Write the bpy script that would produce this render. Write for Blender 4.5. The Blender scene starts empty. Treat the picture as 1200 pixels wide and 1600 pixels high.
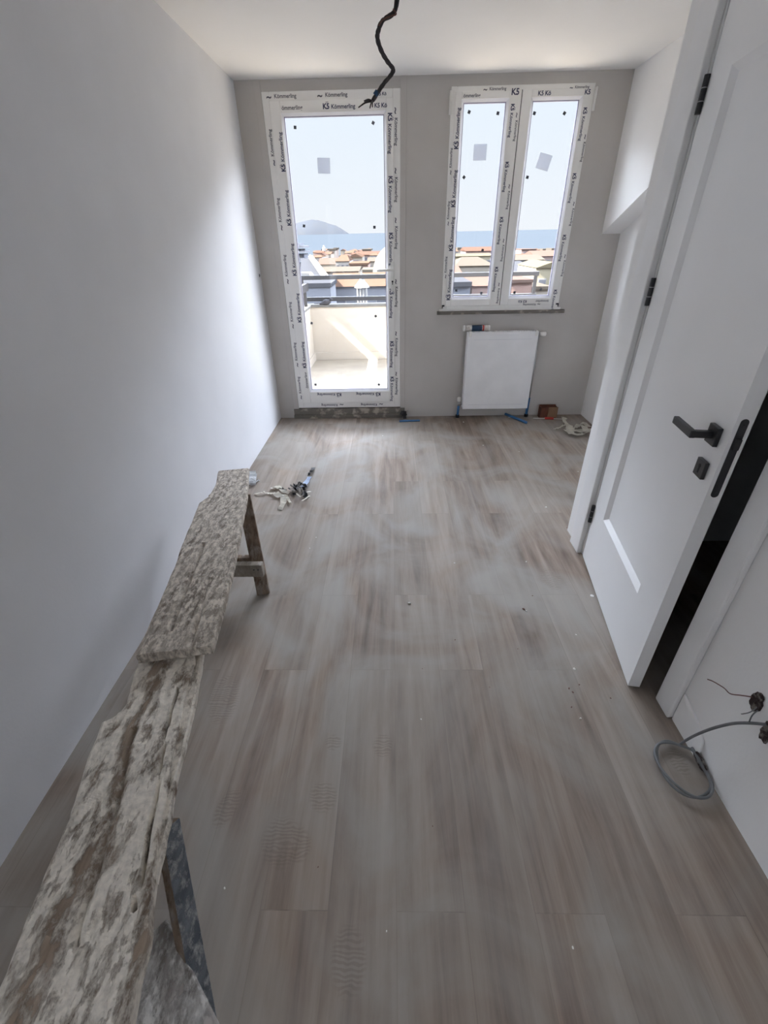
import bpy, bmesh, math, random
from mathutils import Vector, Matrix, noise
R = random.Random(7)
S = bpy.context.scene
COL = S.collection
PI = math.pi

# ------------------------------------------------------------------ camera
F, PITCH, ROLL, YAW, EYE = 695.11, 0.54663, -0.020493, -0.025689, 1.5
cf = Vector((math.sin(YAW)*math.cos(PITCH), math.cos(YAW)*math.cos(PITCH), -math.sin(PITCH)))
_r = Vector((math.cos(YAW), -math.sin(YAW), 0)); _u = _r.cross(cf)
cr = math.cos(ROLL)*_r + math.sin(ROLL)*_u
cu = -math.sin(ROLL)*_r + math.cos(ROLL)*_u
cam_d = bpy.data.cameras.new('camera'); cam = bpy.data.objects.new('camera', cam_d); COL.objects.link(cam)
cam.matrix_world = Matrix(((cr.x, cu.x, -cf.x, 0), (cr.y, cu.y, -cf.y, 0), (cr.z, cu.z, -cf.z, EYE), (0, 0, 0, 1)))
cam_d.sensor_fit = 'HORIZONTAL'; cam_d.sensor_width = 36; cam_d.lens = F/1200*36
cam_d.clip_start = 0.02; cam_d.clip_end = 20000
S.camera = cam
def ray(px, py): return cf*F + cr*(px-600) + cu*(800-py)
def onY(px, py, Y): d = ray(px, py); return Vector((0, 0, EYE)) + d*(Y/d.y)
def onZ(px, py, Z): d = ray(px, py); return Vector((0, 0, EYE)) + d*((Z-EYE)/d.z)

# ------------------------------------------------------------------ light
S.view_settings.view_transform = 'Standard'; S.view_settings.look = 'None'
S.view_settings.exposure = 0.67; S.view_settings.gamma = 1.0
try: S.view_settings.use_curve_mapping = False
except Exception: pass
S.cycles.sample_clamp_indirect = 0; S.cycles.diffuse_bounces = 7; S.cycles.max_bounces = 12
S.cycles.caustics_reflective = False; S.cycles.caustics_refractive = False
W = bpy.data.worlds.new('sky'); S.world = W; W.use_nodes = True
nt = W.node_tree; nt.nodes.clear()
tc = nt.nodes.new('ShaderNodeTexCoord'); sep = nt.nodes.new('ShaderNodeSeparateXYZ')
ramp = nt.nodes.new('ShaderNodeValToRGB'); bg = nt.nodes.new('ShaderNodeBackground'); wo = nt.nodes.new('ShaderNodeOutputWorld')
mp = nt.nodes.new('ShaderNodeMapRange'); mp.inputs[1].default_value = -0.05; mp.inputs[2].default_value = 1.0
nt.links.new(tc.outputs['Generated'], sep.inputs[0]); nt.links.new(sep.outputs[2], mp.inputs[0])
nt.links.new(mp.outputs[0], ramp.inputs[0]); nt.links.new(bg.outputs[0], wo.inputs[0])
bg.inputs[1].default_value = 1.0
LOWSKY, FRONT, BACK, SIDE = .67, 36.0, 13.0, .025      # haze at the horizon; unseen high sky boosted to light the room; rear dimmer
e = ramp.color_ramp.elements
e[0].position = 0.0; e[0].color = (.95*LOWSKY, .97*LOWSKY, 1.0*LOWSKY, 1)
e[1].position = 0.33; e[1].color = (.80*LOWSKY, .92*LOWSKY, 1.04*LOWSKY, 1)
up = nt.nodes.new('ShaderNodeMapRange'); up.inputs[1].default_value = .33; up.inputs[2].default_value = .52; up.interpolation_type = 'SMOOTHSTEP'
az = nt.nodes.new('ShaderNodeMapRange'); az.inputs[1].default_value = .05; az.inputs[2].default_value = .45; az.interpolation_type = 'SMOOTHSTEP'
az.inputs[3].default_value = BACK; az.inputs[4].default_value = FRONT
nt.links.new(sep.outputs[2], up.inputs[0]); nt.links.new(sep.outputs[1], az.inputs[0])
hi = nt.nodes.new('ShaderNodeVectorMath'); hi.operation = 'SCALE'; hi.inputs[0].default_value = (.86, .94, 1.09)
zen = nt.nodes.new('ShaderNodeMapRange'); zen.inputs[1].default_value = .46; zen.inputs[2].default_value = .66; zen.inputs[3].default_value = 1.0; zen.inputs[4].default_value = .10; zen.interpolation_type = 'SMOOTHSTEP'
nt.links.new(sep.outputs[2], zen.inputs[0])
zm = nt.nodes.new('ShaderNodeMath'); zm.operation = 'MULTIPLY'; nt.links.new(az.outputs[0], zm.inputs[0]); nt.links.new(zen.outputs[0], zm.inputs[1]); nt.links.new(zm.outputs[0], hi.inputs['Scale'])
sm = nt.nodes.new('ShaderNodeMix'); sm.data_type = 'RGBA'; sm.clamp_result = False
side = nt.nodes.new('ShaderNodeMapRange'); side.inputs[1].default_value = .90; side.inputs[2].default_value = .70; side.interpolation_type = 'SMOOTHSTEP'
nt.links.new(sep.outputs[1], side.inputs[0])
sf = nt.nodes.new('ShaderNodeMath'); sf.operation = 'MULTIPLY'; sf.inputs[1].default_value = SIDE; nt.links.new(side.outputs[0], sf.inputs[0])
mu = nt.nodes.new('ShaderNodeMath'); mu.operation = 'MAXIMUM'; nt.links.new(up.outputs[0], mu.inputs[0]); nt.links.new(sf.outputs[0], mu.inputs[1])
nt.links.new(mu.outputs[0], sm.inputs[0]); nt.links.new(ramp.outputs[0], sm.inputs[6]); nt.links.new(hi.outputs[0], sm.inputs[7]); nt.links.new(sm.outputs[2], bg.inputs[0])
SUN = Vector((1, .12, -.95)).normalized()
sd = bpy.data.lights.new('sun', 'SUN'); sd.energy = 30.0; sd.angle = math.radians(.6); sd.color = (1, .93, .82)
so = bpy.data.objects.new('sun', sd); COL.objects.link(so); so.rotation_euler = SUN.to_track_quat('-Z', 'Y').to_euler()
def portal(name, x0, x1, z0, z1, y):
    d = bpy.data.lights.new(name, 'AREA'); d.shape = 'RECTANGLE'; d.size = x1-x0; d.size_y = z1-z0
    d.cycles.is_portal = True
    o = bpy.data.objects.new(name, d); COL.objects.link(o); o.location = ((x0+x1)/2, y, (z0+z1)/2)
    o.rotation_euler = (-PI/2, 0, 0)
portal('sky_portal_door', -.85, 0, .25, 2.35, 4.41)
portal('sky_portal_window', .44, 1.45, 1.0, 2.4, 4.41)
portal('sky_portal_side', -.5, .5, .8, 2.1, 0)  # samples sky through the added side opening behind the camera
q_ = bpy.data.objects['sky_portal_side']; q_.location = (-1.22, -1.0, 1.45); q_.rotation_euler = (PI/2, 0, -PI/2)

# ------------------------------------------------------------------ materials
def mat(name, col, rough=.6, metal=0, col2=None, scale=8, amt=1.0, bump=0, bscale=None, spec=.5, stretch=None, detail=5, lo=.35, hi=.65):
    m = bpy.data.materials.new(name); m.use_nodes = True
    t = m.node_tree; b = t.nodes['Principled BSDF']
    b.inputs['Base Color'].default_value = (*col, 1); b.inputs['Roughness'].default_value = rough
    b.inputs['Metallic'].default_value = metal; b.inputs['Specular IOR Level'].default_value = spec
    c = t.nodes.new('ShaderNodeTexCoord'); mpn = t.nodes.new('ShaderNodeMapping'); t.links.new(c.outputs['Object'], mpn.inputs[0])
    if stretch: mpn.inputs['Scale'].default_value = stretch
    if col2 is None: col2 = tuple(x*.93 for x in col)
    n = t.nodes.new('ShaderNodeTexNoise'); n.inputs['Scale'].default_value = scale; n.inputs['Detail'].default_value = detail
    t.links.new(mpn.outputs[0], n.inputs['Vector'])
    r = t.nodes.new('ShaderNodeMapRange'); r.inputs[1].default_value = lo; r.inputs[2].default_value = hi; r.inputs[4].default_value = amt
    mx = t.nodes.new('ShaderNodeMix'); mx.data_type = 'RGBA'
    mx.inputs[6].default_value = (*col, 1); mx.inputs[7].default_value = (*col2, 1)
    t.links.new(n.outputs[0], r.inputs[0]); t.links.new(r.outputs[0], mx.inputs[0]); t.links.new(mx.outputs[2], b.inputs['Base Color'])
    if bump:
        n2 = t.nodes.new('ShaderNodeTexNoise'); n2.inputs['Scale'].default_value = bscale or scale*4; n2.inputs['Detail'].default_value = 6
        t.links.new(mpn.outputs[0], n2.inputs['Vector'])
        bp = t.nodes.new('ShaderNodeBump'); bp.inputs['Strength'].default_value = bump; bp.inputs['Distance'].default_value = .01
        t.links.new(n2.outputs[0], bp.inputs['Height']); t.links.new(bp.outputs[0], b.inputs['Normal'])
    return m

M = {}
M['wall'] = mat('wall paint', (.90, .895, .885), .75, col2=(.88, .875, .865), scale=3, bump=.05, bscale=90)
M['wallleft'] = mat('shade-tinted wall paint', (.72, .73, .755), .75, col2=(.69, .70, .725), scale=3, bump=.05, bscale=90)  # same wall paint, darkened and blued to imitate dimmer, cooler light
M['wallfar'] = mat('end wall paint', (.56, .535, .51), .8, col2=(.51, .485, .46), scale=2.5, bump=.06, bscale=80)  # greyer than the side walls
M['ceil'] = mat('ceiling paint', (.93, .92, .90), .8, col2=(.91, .90, .88), scale=2, bump=.04, bscale=60)
M['lacquer'] = mat('white satin door lacquer', (.91, .915, .92), .38, col2=(.89, .895, .90), scale=3)
M['trim'] = mat('white door casing', (.90, .90, .90), .45, scale=4)
M['black'] = mat('matt black hardware', (.012, .012, .015), .42, col2=(.02, .02, .024), scale=20)
M['blackhole'] = mat('black keyhole', (.002, .002, .003), .8)
M['steel'] = mat('bare steel', (.5, .5, .5), .3, metal=1, scale=20)
M['pvc'] = mat('white plastic profile with film', (.90, .89, .865), .42, col2=(.86, .85, .825), scale=5)
M['bead'] = mat('white glazing bead', (.85, .85, .88), .35)
M['gasket'] = mat('grey violet gasket', (.33, .32, .42), .6)
M['ink'] = mat('navy film print', (.035, .04, .10), .6, col2=(.08, .085, .14), scale=60)
M['inkl'] = mat('worn navy film print', (.07, .07, .10), .6, col2=(.16, .16, .18), scale=60)
M['sticker'] = mat('grey glass sticker', (.42, .44, .48), .6, col2=(.5, .52, .56), scale=40)
M['pad'] = mat('dark glass pad', (.10, .11, .13), .7)
M['radiator'] = mat('white radiator enamel', (.88, .88, .89), .35, scale=6)
M['plastic'] = mat('white plastic', (.82, .81, .78), .4)
M['bluepipe'] = mat('blue pipe sleeve', (.045, .17, .38), .5, col2=(.04, .14, .32), scale=30)
M['bluelabel'] = mat('dark blue tube label', (.014, .05, .115), .4, scale=30)
M['tubelabel'] = mat('tube white label', (.72, .70, .66), .5, col2=(.5, .45, .42), scale=60)
M['red'] = mat('red plastic', (.45, .03, .02), .5)
M['brownbox'] = mat('reddish brown cardboard', (.13, .04, .02), .7, col2=(.09, .03, .018), scale=20)
M['card'] = mat('tan cardboard', (.24, .14, .08), .8)
M['paper'] = mat('crumpled cream paper', (.80, .77, .68), .8, col2=(.66, .63, .56), scale=25)
M['paperw'] = mat('crumpled white film', (.80, .82, .84), .5, col2=(.62, .63, .64), scale=25)
M['blackfilm'] = mat('black plastic film', (.018, .018, .022), .3, col2=(.05, .05, .055), scale=30)
M['bluebottle'] = mat('pale blue label', (.62, .70, .84), .4, col2=(.50, .60, .78), scale=40)
M['crumb'] = mat('white plaster crumb', (.75, .73, .68), .9)
M['dirt'] = mat('brown plaster crumb', (.16, .09, .07), .9)
M['cable'] = mat('grey cable sheath', (.14, .145, .15), .6, col2=(.19, .195, .20), scale=20)
M['blackwire'] = mat('black wire bundle', (.018, .015, .018), .5, col2=(.05, .04, .04), scale=50)
M['brownwire'] = mat('brown wire', (.16, .07, .055), .5)
M['bluewire'] = mat('blue tape', (.02, .07, .16), .5)
M['rubble'] = mat('broken brick with hole shade', (.035, .022, .02), .95, col2=(.20, .18, .16), scale=55, lo=.5, hi=.62, bump=.6, bscale=80)  # dark tone also paints in the depth shade of the uncut holes
M['mortar'] = mat('stained mortar', (.17, .155, .135), .9, col2=(.42, .38, .32), scale=16, bump=.4, bscale=60, lo=.52, hi=.66)
M['hall'] = mat('unlit hall black', (.014, .014, .016), .8)  # near-black colour stands in for the gloom of an unlit hall
M['render'] = mat('cream balcony render', (.53, .485, .425), .85, col2=(.51, .465, .405), scale=6, bump=.1, bscale=60)
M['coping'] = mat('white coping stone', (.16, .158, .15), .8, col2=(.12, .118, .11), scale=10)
M['balcfloor'] = mat('pale balcony screed', (.42, .375, .31), .85, col2=(.36, .32, .265), scale=4, bump=.1)
M['rail'] = mat('grey metal rail', (.03, .03, .034), .5)
M['birch'] = mat('dark feather', (.05, .05, .06), .8)

def glass_mat():
    m = bpy.data.materials.new('window glass'); m.use_nodes = True; t = m.node_tree; t.nodes.clear()
    o = t.nodes.new('ShaderNodeOutputMaterial'); mx = t.nodes.new('ShaderNodeMixShader')
    tr = t.nodes.new('ShaderNodeBsdfTransparent'); tr.inputs[0].default_value = (.97, .975, .98, 1)
    gl = t.nodes.new('ShaderNodeBsdfGlossy'); gl.inputs['Roughness'].default_value = .02
    lw = t.nodes.new('ShaderNodeLayerWeight'); lw.inputs[0].default_value = .5
    pw = t.nodes.new('ShaderNodeMath'); pw.operation = 'POWER'; pw.inputs[1].default_value = 5; t.links.new(lw.outputs['Facing'], pw.inputs[0])
    fr = t.nodes.new('ShaderNodeMath'); fr.operation = 'MULTIPLY_ADD'; fr.inputs[1].default_value = .55; fr.inputs[2].default_value = .03; t.links.new(pw.outputs[0], fr.inputs[0])
    t.links.new(fr.outputs[0], mx.inputs[0]); t.links.new(tr.outputs[0], mx.inputs[1]); t.links.new(gl.outputs[0], mx.inputs[2]); t.links.new(mx.outputs[0], o.inputs[0])
    return m
M['glass'] = glass_mat()

def sticker_mat():
    m = bpy.data.materials.new('thin grey paper label'); m.use_nodes = True; t = m.node_tree; b = t.nodes['Principled BSDF']
    n = t.nodes.new('ShaderNodeTexNoise'); n.inputs['Scale'].default_value = 30
    r = t.nodes.new('ShaderNodeMix'); r.data_type = 'RGBA'; r.inputs[6].default_value = (.66, .68, .72, 1); r.inputs[7].default_value = (.78, .80, .84, 1)
    t.links.new(n.outputs[0], r.inputs[0]); t.links.new(r.outputs[2], b.inputs['Base Color'])
    tr = t.nodes.new('ShaderNodeBsdfTranslucent'); t.links.new(r.outputs[2], tr.inputs[0])
    mx = t.nodes.new('ShaderNodeMixShader'); mx.inputs[0].default_value = .28
    t.links.new(b.outputs[0], mx.inputs[1]); t.links.new(tr.outputs[0], mx.inputs[2]); t.links.new(mx.outputs[0], t.nodes['Material Output'].inputs[0])
    return m
M['sticker'] = sticker_mat()

_P = lambda x, y: tuple(onZ(x, y, 0))[:2]
PRINTS = [(*_P(x, y), a, rx, ry) for x, y, a, rx, ry in ((355, 1262, -.3, .035, .06), (598, 1165, -.1, .035, .045), (521, 1160, .1, .03, .03), (505, 1245, .5, .045, .05), (545, 1500, .1, .045, .07), (440, 1315, .4, .06, .07), (350, 1090, .2, .06, .12), (465, 1320, .3, .04, .05), (862, 905, .2, .06, .09), (1060, 1190, 0, .03, .05))]
def floor_mat():
    m = bpy.data.materials.new('dusty oak vinyl planks'); m.use_nodes = True; t = m.node_tree; b = t.nodes['Principled BSDF']
    L = t.links.new; N = t.nodes.new
    c = N('ShaderNodeTexCoord'); rot = N('ShaderNodeMapping'); rot.inputs['Rotation'].default_value = (0, 0, PI/2); L(c.outputs['Object'], rot.inputs[0])
    br = N('ShaderNodeTexBrick'); L(rot.outputs[0], br.inputs['Vector'])
    br.offset = .37; br.inputs['Color1'].default_value = (0, 0, 0, 1); br.inputs['Color2'].default_value = (1, 1, 1, 1); br.inputs['Mortar'].default_value = (.5, .5, .5, 1)
    br.inputs['Scale'].default_value = 1; br.inputs['Mortar Size'].default_value = .0012; br.inputs['Brick Width'].default_value = 1.22; br.inputs['Row Height'].default_value = .18
    br.inputs['Bias'].default_value = 0
    # grain, stretched along the boards, shifted per board
    sh = N('ShaderNodeVectorMath'); sh.operation = 'MULTIPLY_ADD'; sh.inputs[1].default_value = (1, 1, 1)
    L(c.outputs['Object'], sh.inputs[0])
    sc = N('ShaderNodeVectorMath'); sc.operation = 'MULTIPLY'; sc.inputs[1].default_value = (0, 9, 5); L(br.outputs['Color'], sc.inputs[0]); L(sc.outputs[0], sh.inputs[2])
    gm = N('ShaderNodeMapping'); gm.inputs['Scale'].default_value = (20, 1.5, 1); L(sh.outputs[0], gm.inputs[0])
    g = N('ShaderNodeTexNoise'); g.inputs['Scale'].default_value = 1; g.inputs['Detail'].default_value = 8; g.inputs['Roughness'].default_value = .62; g.inputs['Distortion'].default_value = .35; L(gm.outputs[0], g.inputs['Vector'])
    gr = N('ShaderNodeValToRGB'); L(g.outputs[0], gr.inputs[0])
    E_ = gr.color_ramp.elements; E_[0].position = .28; E_[0].color = (.140, .100, .082, 1); E_[1].position = .74; E_[1].color = (.36, .292, .240, 1)
    q = E_.new(.5); q.color = (.245, .192, .153, 1)
    # tone per board
    tone = N('ShaderNodeMapRange'); tone.inputs[3].default_value = .86; tone.inputs[4].default_value = 1.14; L(br.outputs['Color'], tone.inputs[0])
    m1 = N('ShaderNodeVectorMath'); m1.operation = 'SCALE'; L(gr.outputs[0], m1.inputs[0]); L(tone.outputs[0], m1.inputs['Scale'])
    # dust film: cloudy grey with wiped blotches
    dm = N('ShaderNodeMapping'); dm.inputs['Scale'].default_value = (1, .8, 1); L(c.outputs['Object'], dm.inputs[0])
    d = N('ShaderNodeTexNoise'); d.inputs['Scale'].default_value = 2.3; d.inputs['Detail'].default_value = 7; d.inputs['Distortion'].default_value = 1.1; L(dm.outputs[0], d.inputs['Vector'])
    dr = N('ShaderNodeMapRange'); dr.inputs[1].default_value = .34; dr.inputs[2].default_value = .68; dr.inputs[3].default_value = .0; dr.inputs[4].default_value = .85; L(d.outputs[0], dr.inputs[0])
    mx = N('ShaderNodeMix'); mx.data_type = 'RGBA'; mx.inputs[7].default_value = (.345, .325, .30, 1); L(dr.outputs[0], mx.inputs[0]); L(m1.outputs[0], mx.inputs[6])
    # shoe prints: tread bars wiped out of the dust inside small ovals
    acc = None
    wv = N('ShaderNodeTexWave'); wv.inputs['Scale'].default_value = 30; wv.inputs['Distortion'].default_value = 7.0; wv.inputs['Detail'].default_value = 1; wv.bands_direction = 'Y'
    L(c.outputs['Object'], wv.inputs['Vector'])
    wr_ = N('ShaderNodeMapRange'); wr_.inputs[1].default_value = .35; wr_.inputs[2].default_value = .65; L(wv.outputs['Fac'], wr_.inputs[0])
    for (qx, qy, a_, rx, ry) in PRINTS:
        ma = N('ShaderNodeMapping'); ma.vector_type = 'TEXTURE'; ma.inputs['Location'].default_value = (qx, qy, 0); ma.inputs['Rotation'].default_value = (0, 0, a_); ma.inputs['Scale'].default_value = (rx, ry, 1)
        L(c.outputs['Object'], ma.inputs[0]); ln = N('ShaderNodeVectorMath'); ln.operation = 'LENGTH'; L(ma.outputs[0], ln.inputs[0])
        mr = N('ShaderNodeMapRange'); mr.inputs[1].default_value = 1.05; mr.inputs[2].default_value = .75; mr.inputs[3].default_value = 0; mr.inputs[4].default_value = 1; L(ln.outputs['Value'], mr.inputs[0])
        if acc is None: acc = mr
        else:
            mm = N('ShaderNodeMath'); mm.operation = 'MAXIMUM'; L(acc.outputs[0], mm.inputs[0]); L(mr.outputs[0], mm.inputs[1]); acc = mm
    pw = N('ShaderNodeMath'); pw.operation = 'MULTIPLY'; L(acc.outputs[0], pw.inputs[0]); L(wr_.outputs[0], pw.inputs[1])
    ps = N('ShaderNodeMath'); ps.operation = 'MULTIPLY'; ps.inputs[1].default_value = .30; L(pw.outputs[0], ps.inputs[0])
    pm_ = N('ShaderNodeMix'); pm_.data_type = 'RGBA'; pm_.inputs[7].default_value = (.16, .125, .10, 1); L(ps.outputs[0], pm_.inputs[0]); L(mx.outputs[2], pm_.inputs[6]); mx = pm_
    # fine joints
    jm = N('ShaderNodeMix'); jm.data_type = 'RGBA'; jm.inputs[7].default_value = (.15, .125, .11, 1)
    jf = N('ShaderNodeMath'); jf.operation = 'MULTIPLY'; jf.inputs[1].default_value = .22; L(br.outputs['Fac'], jf.inputs[0]); L(jf.outputs[0], jm.inputs[0]); L(mx.outputs[2], jm.inputs[6])
    L(jm.outputs[2], b.inputs['Base Color'])
    rr = N('ShaderNodeMapRange'); rr.inputs[3].default_value = .62; rr.inputs[4].default_value = .80; b.inputs['Specular IOR Level'].default_value = .18; L(d.outputs[0], rr.inputs[0]); L(rr.outputs[0], b.inputs['Roughness'])
    bp = N('ShaderNodeBump'); bp.inputs['Strength'].default_value = .12; bp.inputs['Distance'].default_value = .003; L(g.outputs[0], bp.inputs['Height']); L(bp.outputs[0], b.inputs['Normal'])
    return m
M['floor'] = floor_mat()

def plank_mat(name, wood, wood2, plaster, cover, sc=7):
    m = bpy.data.materials.new(name); m.use_nodes = True; t = m.node_tree; b = t.nodes['Principled BSDF']; L = t.links.new; N = t.nodes.new
    c = N('ShaderNodeTexCoord')
    gm = N('ShaderNodeMapping'); gm.inputs['Scale'].default_value = (45, 4, 20); L(c.outputs['Object'], gm.inputs[0])
    g = N('ShaderNodeTexNoise'); g.inputs['Scale'].default_value = 1; g.inputs['Detail'].default_value = 6; g.inputs['Distortion'].default_value = .15; L(gm.outputs[0], g.inputs['Vector'])
    w = N('ShaderNodeMix'); w.data_type = 'RGBA'; w.inputs[6].default_value = (*wood, 1); w.inputs[7].default_value = (*wood2, 1)
    gr = N('ShaderNodeMapRange'); gr.inputs[1].default_value = .35; gr.inputs[2].default_value = .65; L(g.outputs[0], gr.inputs[0]); L(gr.outputs[0], w.inputs[0])
    pm = N('ShaderNodeMapping'); pm.inputs['Scale'].default_value = (2.2, 1, 1); L(c.outputs['Object'], pm.inputs[0])
    p = N('ShaderNodeTexNoise'); p.inputs['Scale'].default_value = sc; p.inputs['Detail'].default_value = 9; p.inputs['Roughness'].default_value = .72; p.inputs['Distortion'].default_value = .15; L(pm.outputs[0], p.inputs['Vector'])
    at_ = N('ShaderNodeAttribute'); at_.attribute_name = 'bare'; sb = N('ShaderNodeMath'); sb.operation = 'MULTIPLY_ADD'; sb.inputs[1].default_value = -.13; L(at_.outputs['Fac'], sb.inputs[0]); L(p.outputs[0], sb.inputs[2])
    pr = N('ShaderNodeMapRange'); pr.inputs[1].default_value = .47-cover; pr.inputs[2].default_value = .60-cover; L(sb.outputs[0], pr.inputs[0])
    k = N('ShaderNodeTexNoise'); k.inputs['Scale'].default_value = 85; k.inputs['Detail'].default_value = 5; L(c.outputs['Object'], k.inputs['Vector'])
    kr = N('ShaderNodeMapRange'); kr.inputs[1].default_value = .30; kr.inputs[2].default_value = .66; L(k.outputs[0], kr.inputs[0])
    pc = N('ShaderNodeMix'); pc.data_type = 'RGBA'; pc.inputs[6].default_value = (*[x*.74 for x in plaster], 1); pc.inputs[7].default_value = (*plaster, 1); L(kr.outputs[0], pc.inputs[0])
    mx = N('ShaderNodeMix'); mx.data_type = 'RGBA'; L(pr.outputs[0], mx.inputs[0]); L(w.outputs[2], mx.inputs[6]); L(pc.outputs[2], mx.inputs[7])
    L(mx.outputs[2], b.inputs['Base Color']); b.inputs['Roughness'].default_value = .9
    ad = N('ShaderNodeMath'); ad.operation = 'MULTIPLY_ADD'; ad.inputs[1].default_value = .5; L(k.outputs[0], ad.inputs[0]); L(pr.outputs[0], ad.inputs[2])
    a2 = N('ShaderNodeMath'); a2.operation = 'MULTIPLY_ADD'; a2.inputs[1].default_value = .5; L(g.outputs[0], a2.inputs[0]); L(ad.outputs[0], a2.inputs[2])
    bp = N('ShaderNodeBump'); bp.inputs['Strength'].default_value = .8; bp.inputs['Distance'].default_value = .0035; L(a2.outputs[0], bp.inputs['Height']); L(bp.outputs[0], b.inputs['Normal'])
    return m
M['plankA'] = plank_mat('weathered plank with plaster film', (.20, .16, .125), (.50, .44, .37), (.84, .76, .66), .04, 26)
M['plankB'] = plank_mat('plank crusted with plaster', (.17, .12, .085), (.40, .32, .25), (.86, .80, .71), .11, 18)
M['oldwood'] = plank_mat('old timber', (.13, .085, .055), (.30, .22, .16), (.36, .31, .26), -.02, 12)
M['greywood'] = plank_mat('grey cut timber', (.22, .19, .155), (.33, .29, .24), (.42, .38, .33), 0, 9)
M['bluewood'] = plank_mat('timber with blue grey paint', (.085, .10, .125), (.20, .22, .245), (.52, .53, .54), -.01, 34)
M['whitewood'] = plank_mat('whitewashed timber', (.20, .175, .155), (.46, .43, .41), (.78, .76, .73), .02, 16)

# ------------------------------------------------------------------ mesh helpers
def nb(): return bmesh.new()
def bx(bm, x0, x1, y0, y1, z0, z1, mtx=None):
    vs = [bm.verts.new((x, y, z)) for x in (x0, x1) for y in (y0, y1) for z in (z0, z1)]
    for f in ((0, 1, 3, 2), (4, 6, 7, 5), (0, 4, 5, 1), (2, 3, 7, 6), (0, 2, 6, 4), (1, 5, 7, 3)): bm.faces.new([vs[i] for i in f])
    if mtx: bmesh.ops.transform(bm, matrix=mtx, verts=vs)
    return vs
def prism(bm, pts, axis, a, b):
    """extrude a 2-D outline along an axis: pts are the other two coordinates in order"""
    def P(p, w):
        return {'x': (w, p[0], p[1]), 'y': (p[0], w, p[1]), 'z': (p[0], p[1], w)}[axis]
    A = [bm.verts.new(P(p, a)) for p in pts]; B = [bm.verts.new(P(p, b)) for p in pts]
    n = len(pts); bm.faces.new(A); bm.faces.new(list(reversed(B)))
    for i in range(n): bm.faces.new((A[i], B[i], B[(i+1) % n], A[(i+1) % n]))
    return A+B
def spline(pts, n=8):
    P = [Vector(p) for p in pts]; out = []
    for i in range(len(P)-1):
        p0 = P[max(i-1, 0)]; p1 = P[i]; p2 = P[i+1]; p3 = P[min(i+2, len(P)-1)]
        for k in range(n):
            t = k/n; out.append(.5*((2*p1)+(-p0+p2)*t+(2*p0-5*p1+4*p2-p3)*t*t+(-p0+3*p1-3*p2+p3)*t**3))
    out.append(P[-1]); return out
def tube(bm, pts, r, seg=8, cap=True):
    rings = []; up = None
    P = [Vector(p) for p in pts]
    for i, p in enumerate(P):
        t = (P[min(i+1, len(P)-1)]-P[max(i-1, 0)]).normalized()
        if up is None: up = t.orthogonal().normalized()
        up = (up - t*up.dot(t)); up = up.normalized() if up.length > 1e-6 else t.orthogonal().normalized()
        w = t.cross(up); rr = r(i/(len(P)-1)) if callable(r) else r
        rings.append([bm.verts.new(p+up*math.cos(2*PI*k/seg)*rr+w*math.sin(2*PI*k/seg)*rr) for k in range(seg)])
    for a, b in zip(rings, rings[1:]):
        for k in range(seg): bm.faces.new((a[k], a[(k+1) % seg], b[(k+1) % seg], b[k]))
    if cap: bm.faces.new(list(reversed(rings[0]))); bm.faces.new(rings[-1])
def lathe(bm, prof, mtx, seg=20):
    """prof: (radius, height) pairs, turned about local z"""
    vs = []; rings = []
    for r_, h_ in prof:
        ring = [bm.verts.new((r_*math.cos(2*PI*k/seg), r_*math.sin(2*PI*k/seg), h_)) for k in range(seg)]; rings.append(ring); vs += ring
    for a, b in zip(rings, rings[1:]):
        for k in range(seg): bm.faces.new((a[k], a[(k+1) % seg], b[(k+1) % seg], b[k]))
    bm.faces.new(list(reversed(rings[0]))); bm.faces.new(rings[-1])
    bmesh.ops.transform(bm, matrix=mtx, verts=vs)
def obj(name, bm, m, parent=None, bevel=0, smooth=False, seg=2):
    bmesh.ops.recalc_face_normals(bm, faces=bm.faces)
    me = bpy.data.meshes.new(name); bm.to_mesh(me); bm.free(); me.materials.append(m)
    if smooth:
        for p in me.polygons: p.use_smooth = True
    o = bpy.data.objects.new(name, me); COL.objects.link(o)
    if parent: o.parent = parent
    if bevel:
        b = o.modifiers.new('bevel', 'BEVEL'); b.width = bevel; b.segments = seg; b.limit_method = 'ANGLE'
    return o
def tag(o, label, cat, group=None, kind=None):
    if label: o['label'] = label
    if cat: o['category'] = cat
    if group: o['group'] = group
    if kind: o['kind'] = kind
    return o
def thing(name, label, cat, loc=(0, 0, 0), group=None, kind=None):
    o = bpy.data.objects.new(name, None); COL.objects.link(o); o.empty_display_size = .1
    o.location = loc; bpy.context.view_layer.update()
    return tag(o, label, cat, group, kind)
def wpart(name, bm, m, t, **k):
    """part whose mesh is written in world coordinates, re-based to its (unrotated) thing"""
    base = t; off = Vector((0, 0, 0))
    while base is not None: off += base.location; base = base.parent
    bmesh.ops.translate(bm, verts=bm.verts, vec=-off)
    return obj(name, bm, m, t, **k)
def struct(name, bm, m, label, cat, **k):
    o = obj(name, bm, m, **k); return tag(o, label, cat, kind='structure')
def rebase(o, loc):
    o.data.transform(Matrix.Translation(-Vector(loc))); o.location = loc; return o
def nz(p, s, seed=0): return noise.noise(Vector(p)*s + Vector((seed*7.3, seed*3.1, seed*1.7)))

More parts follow.
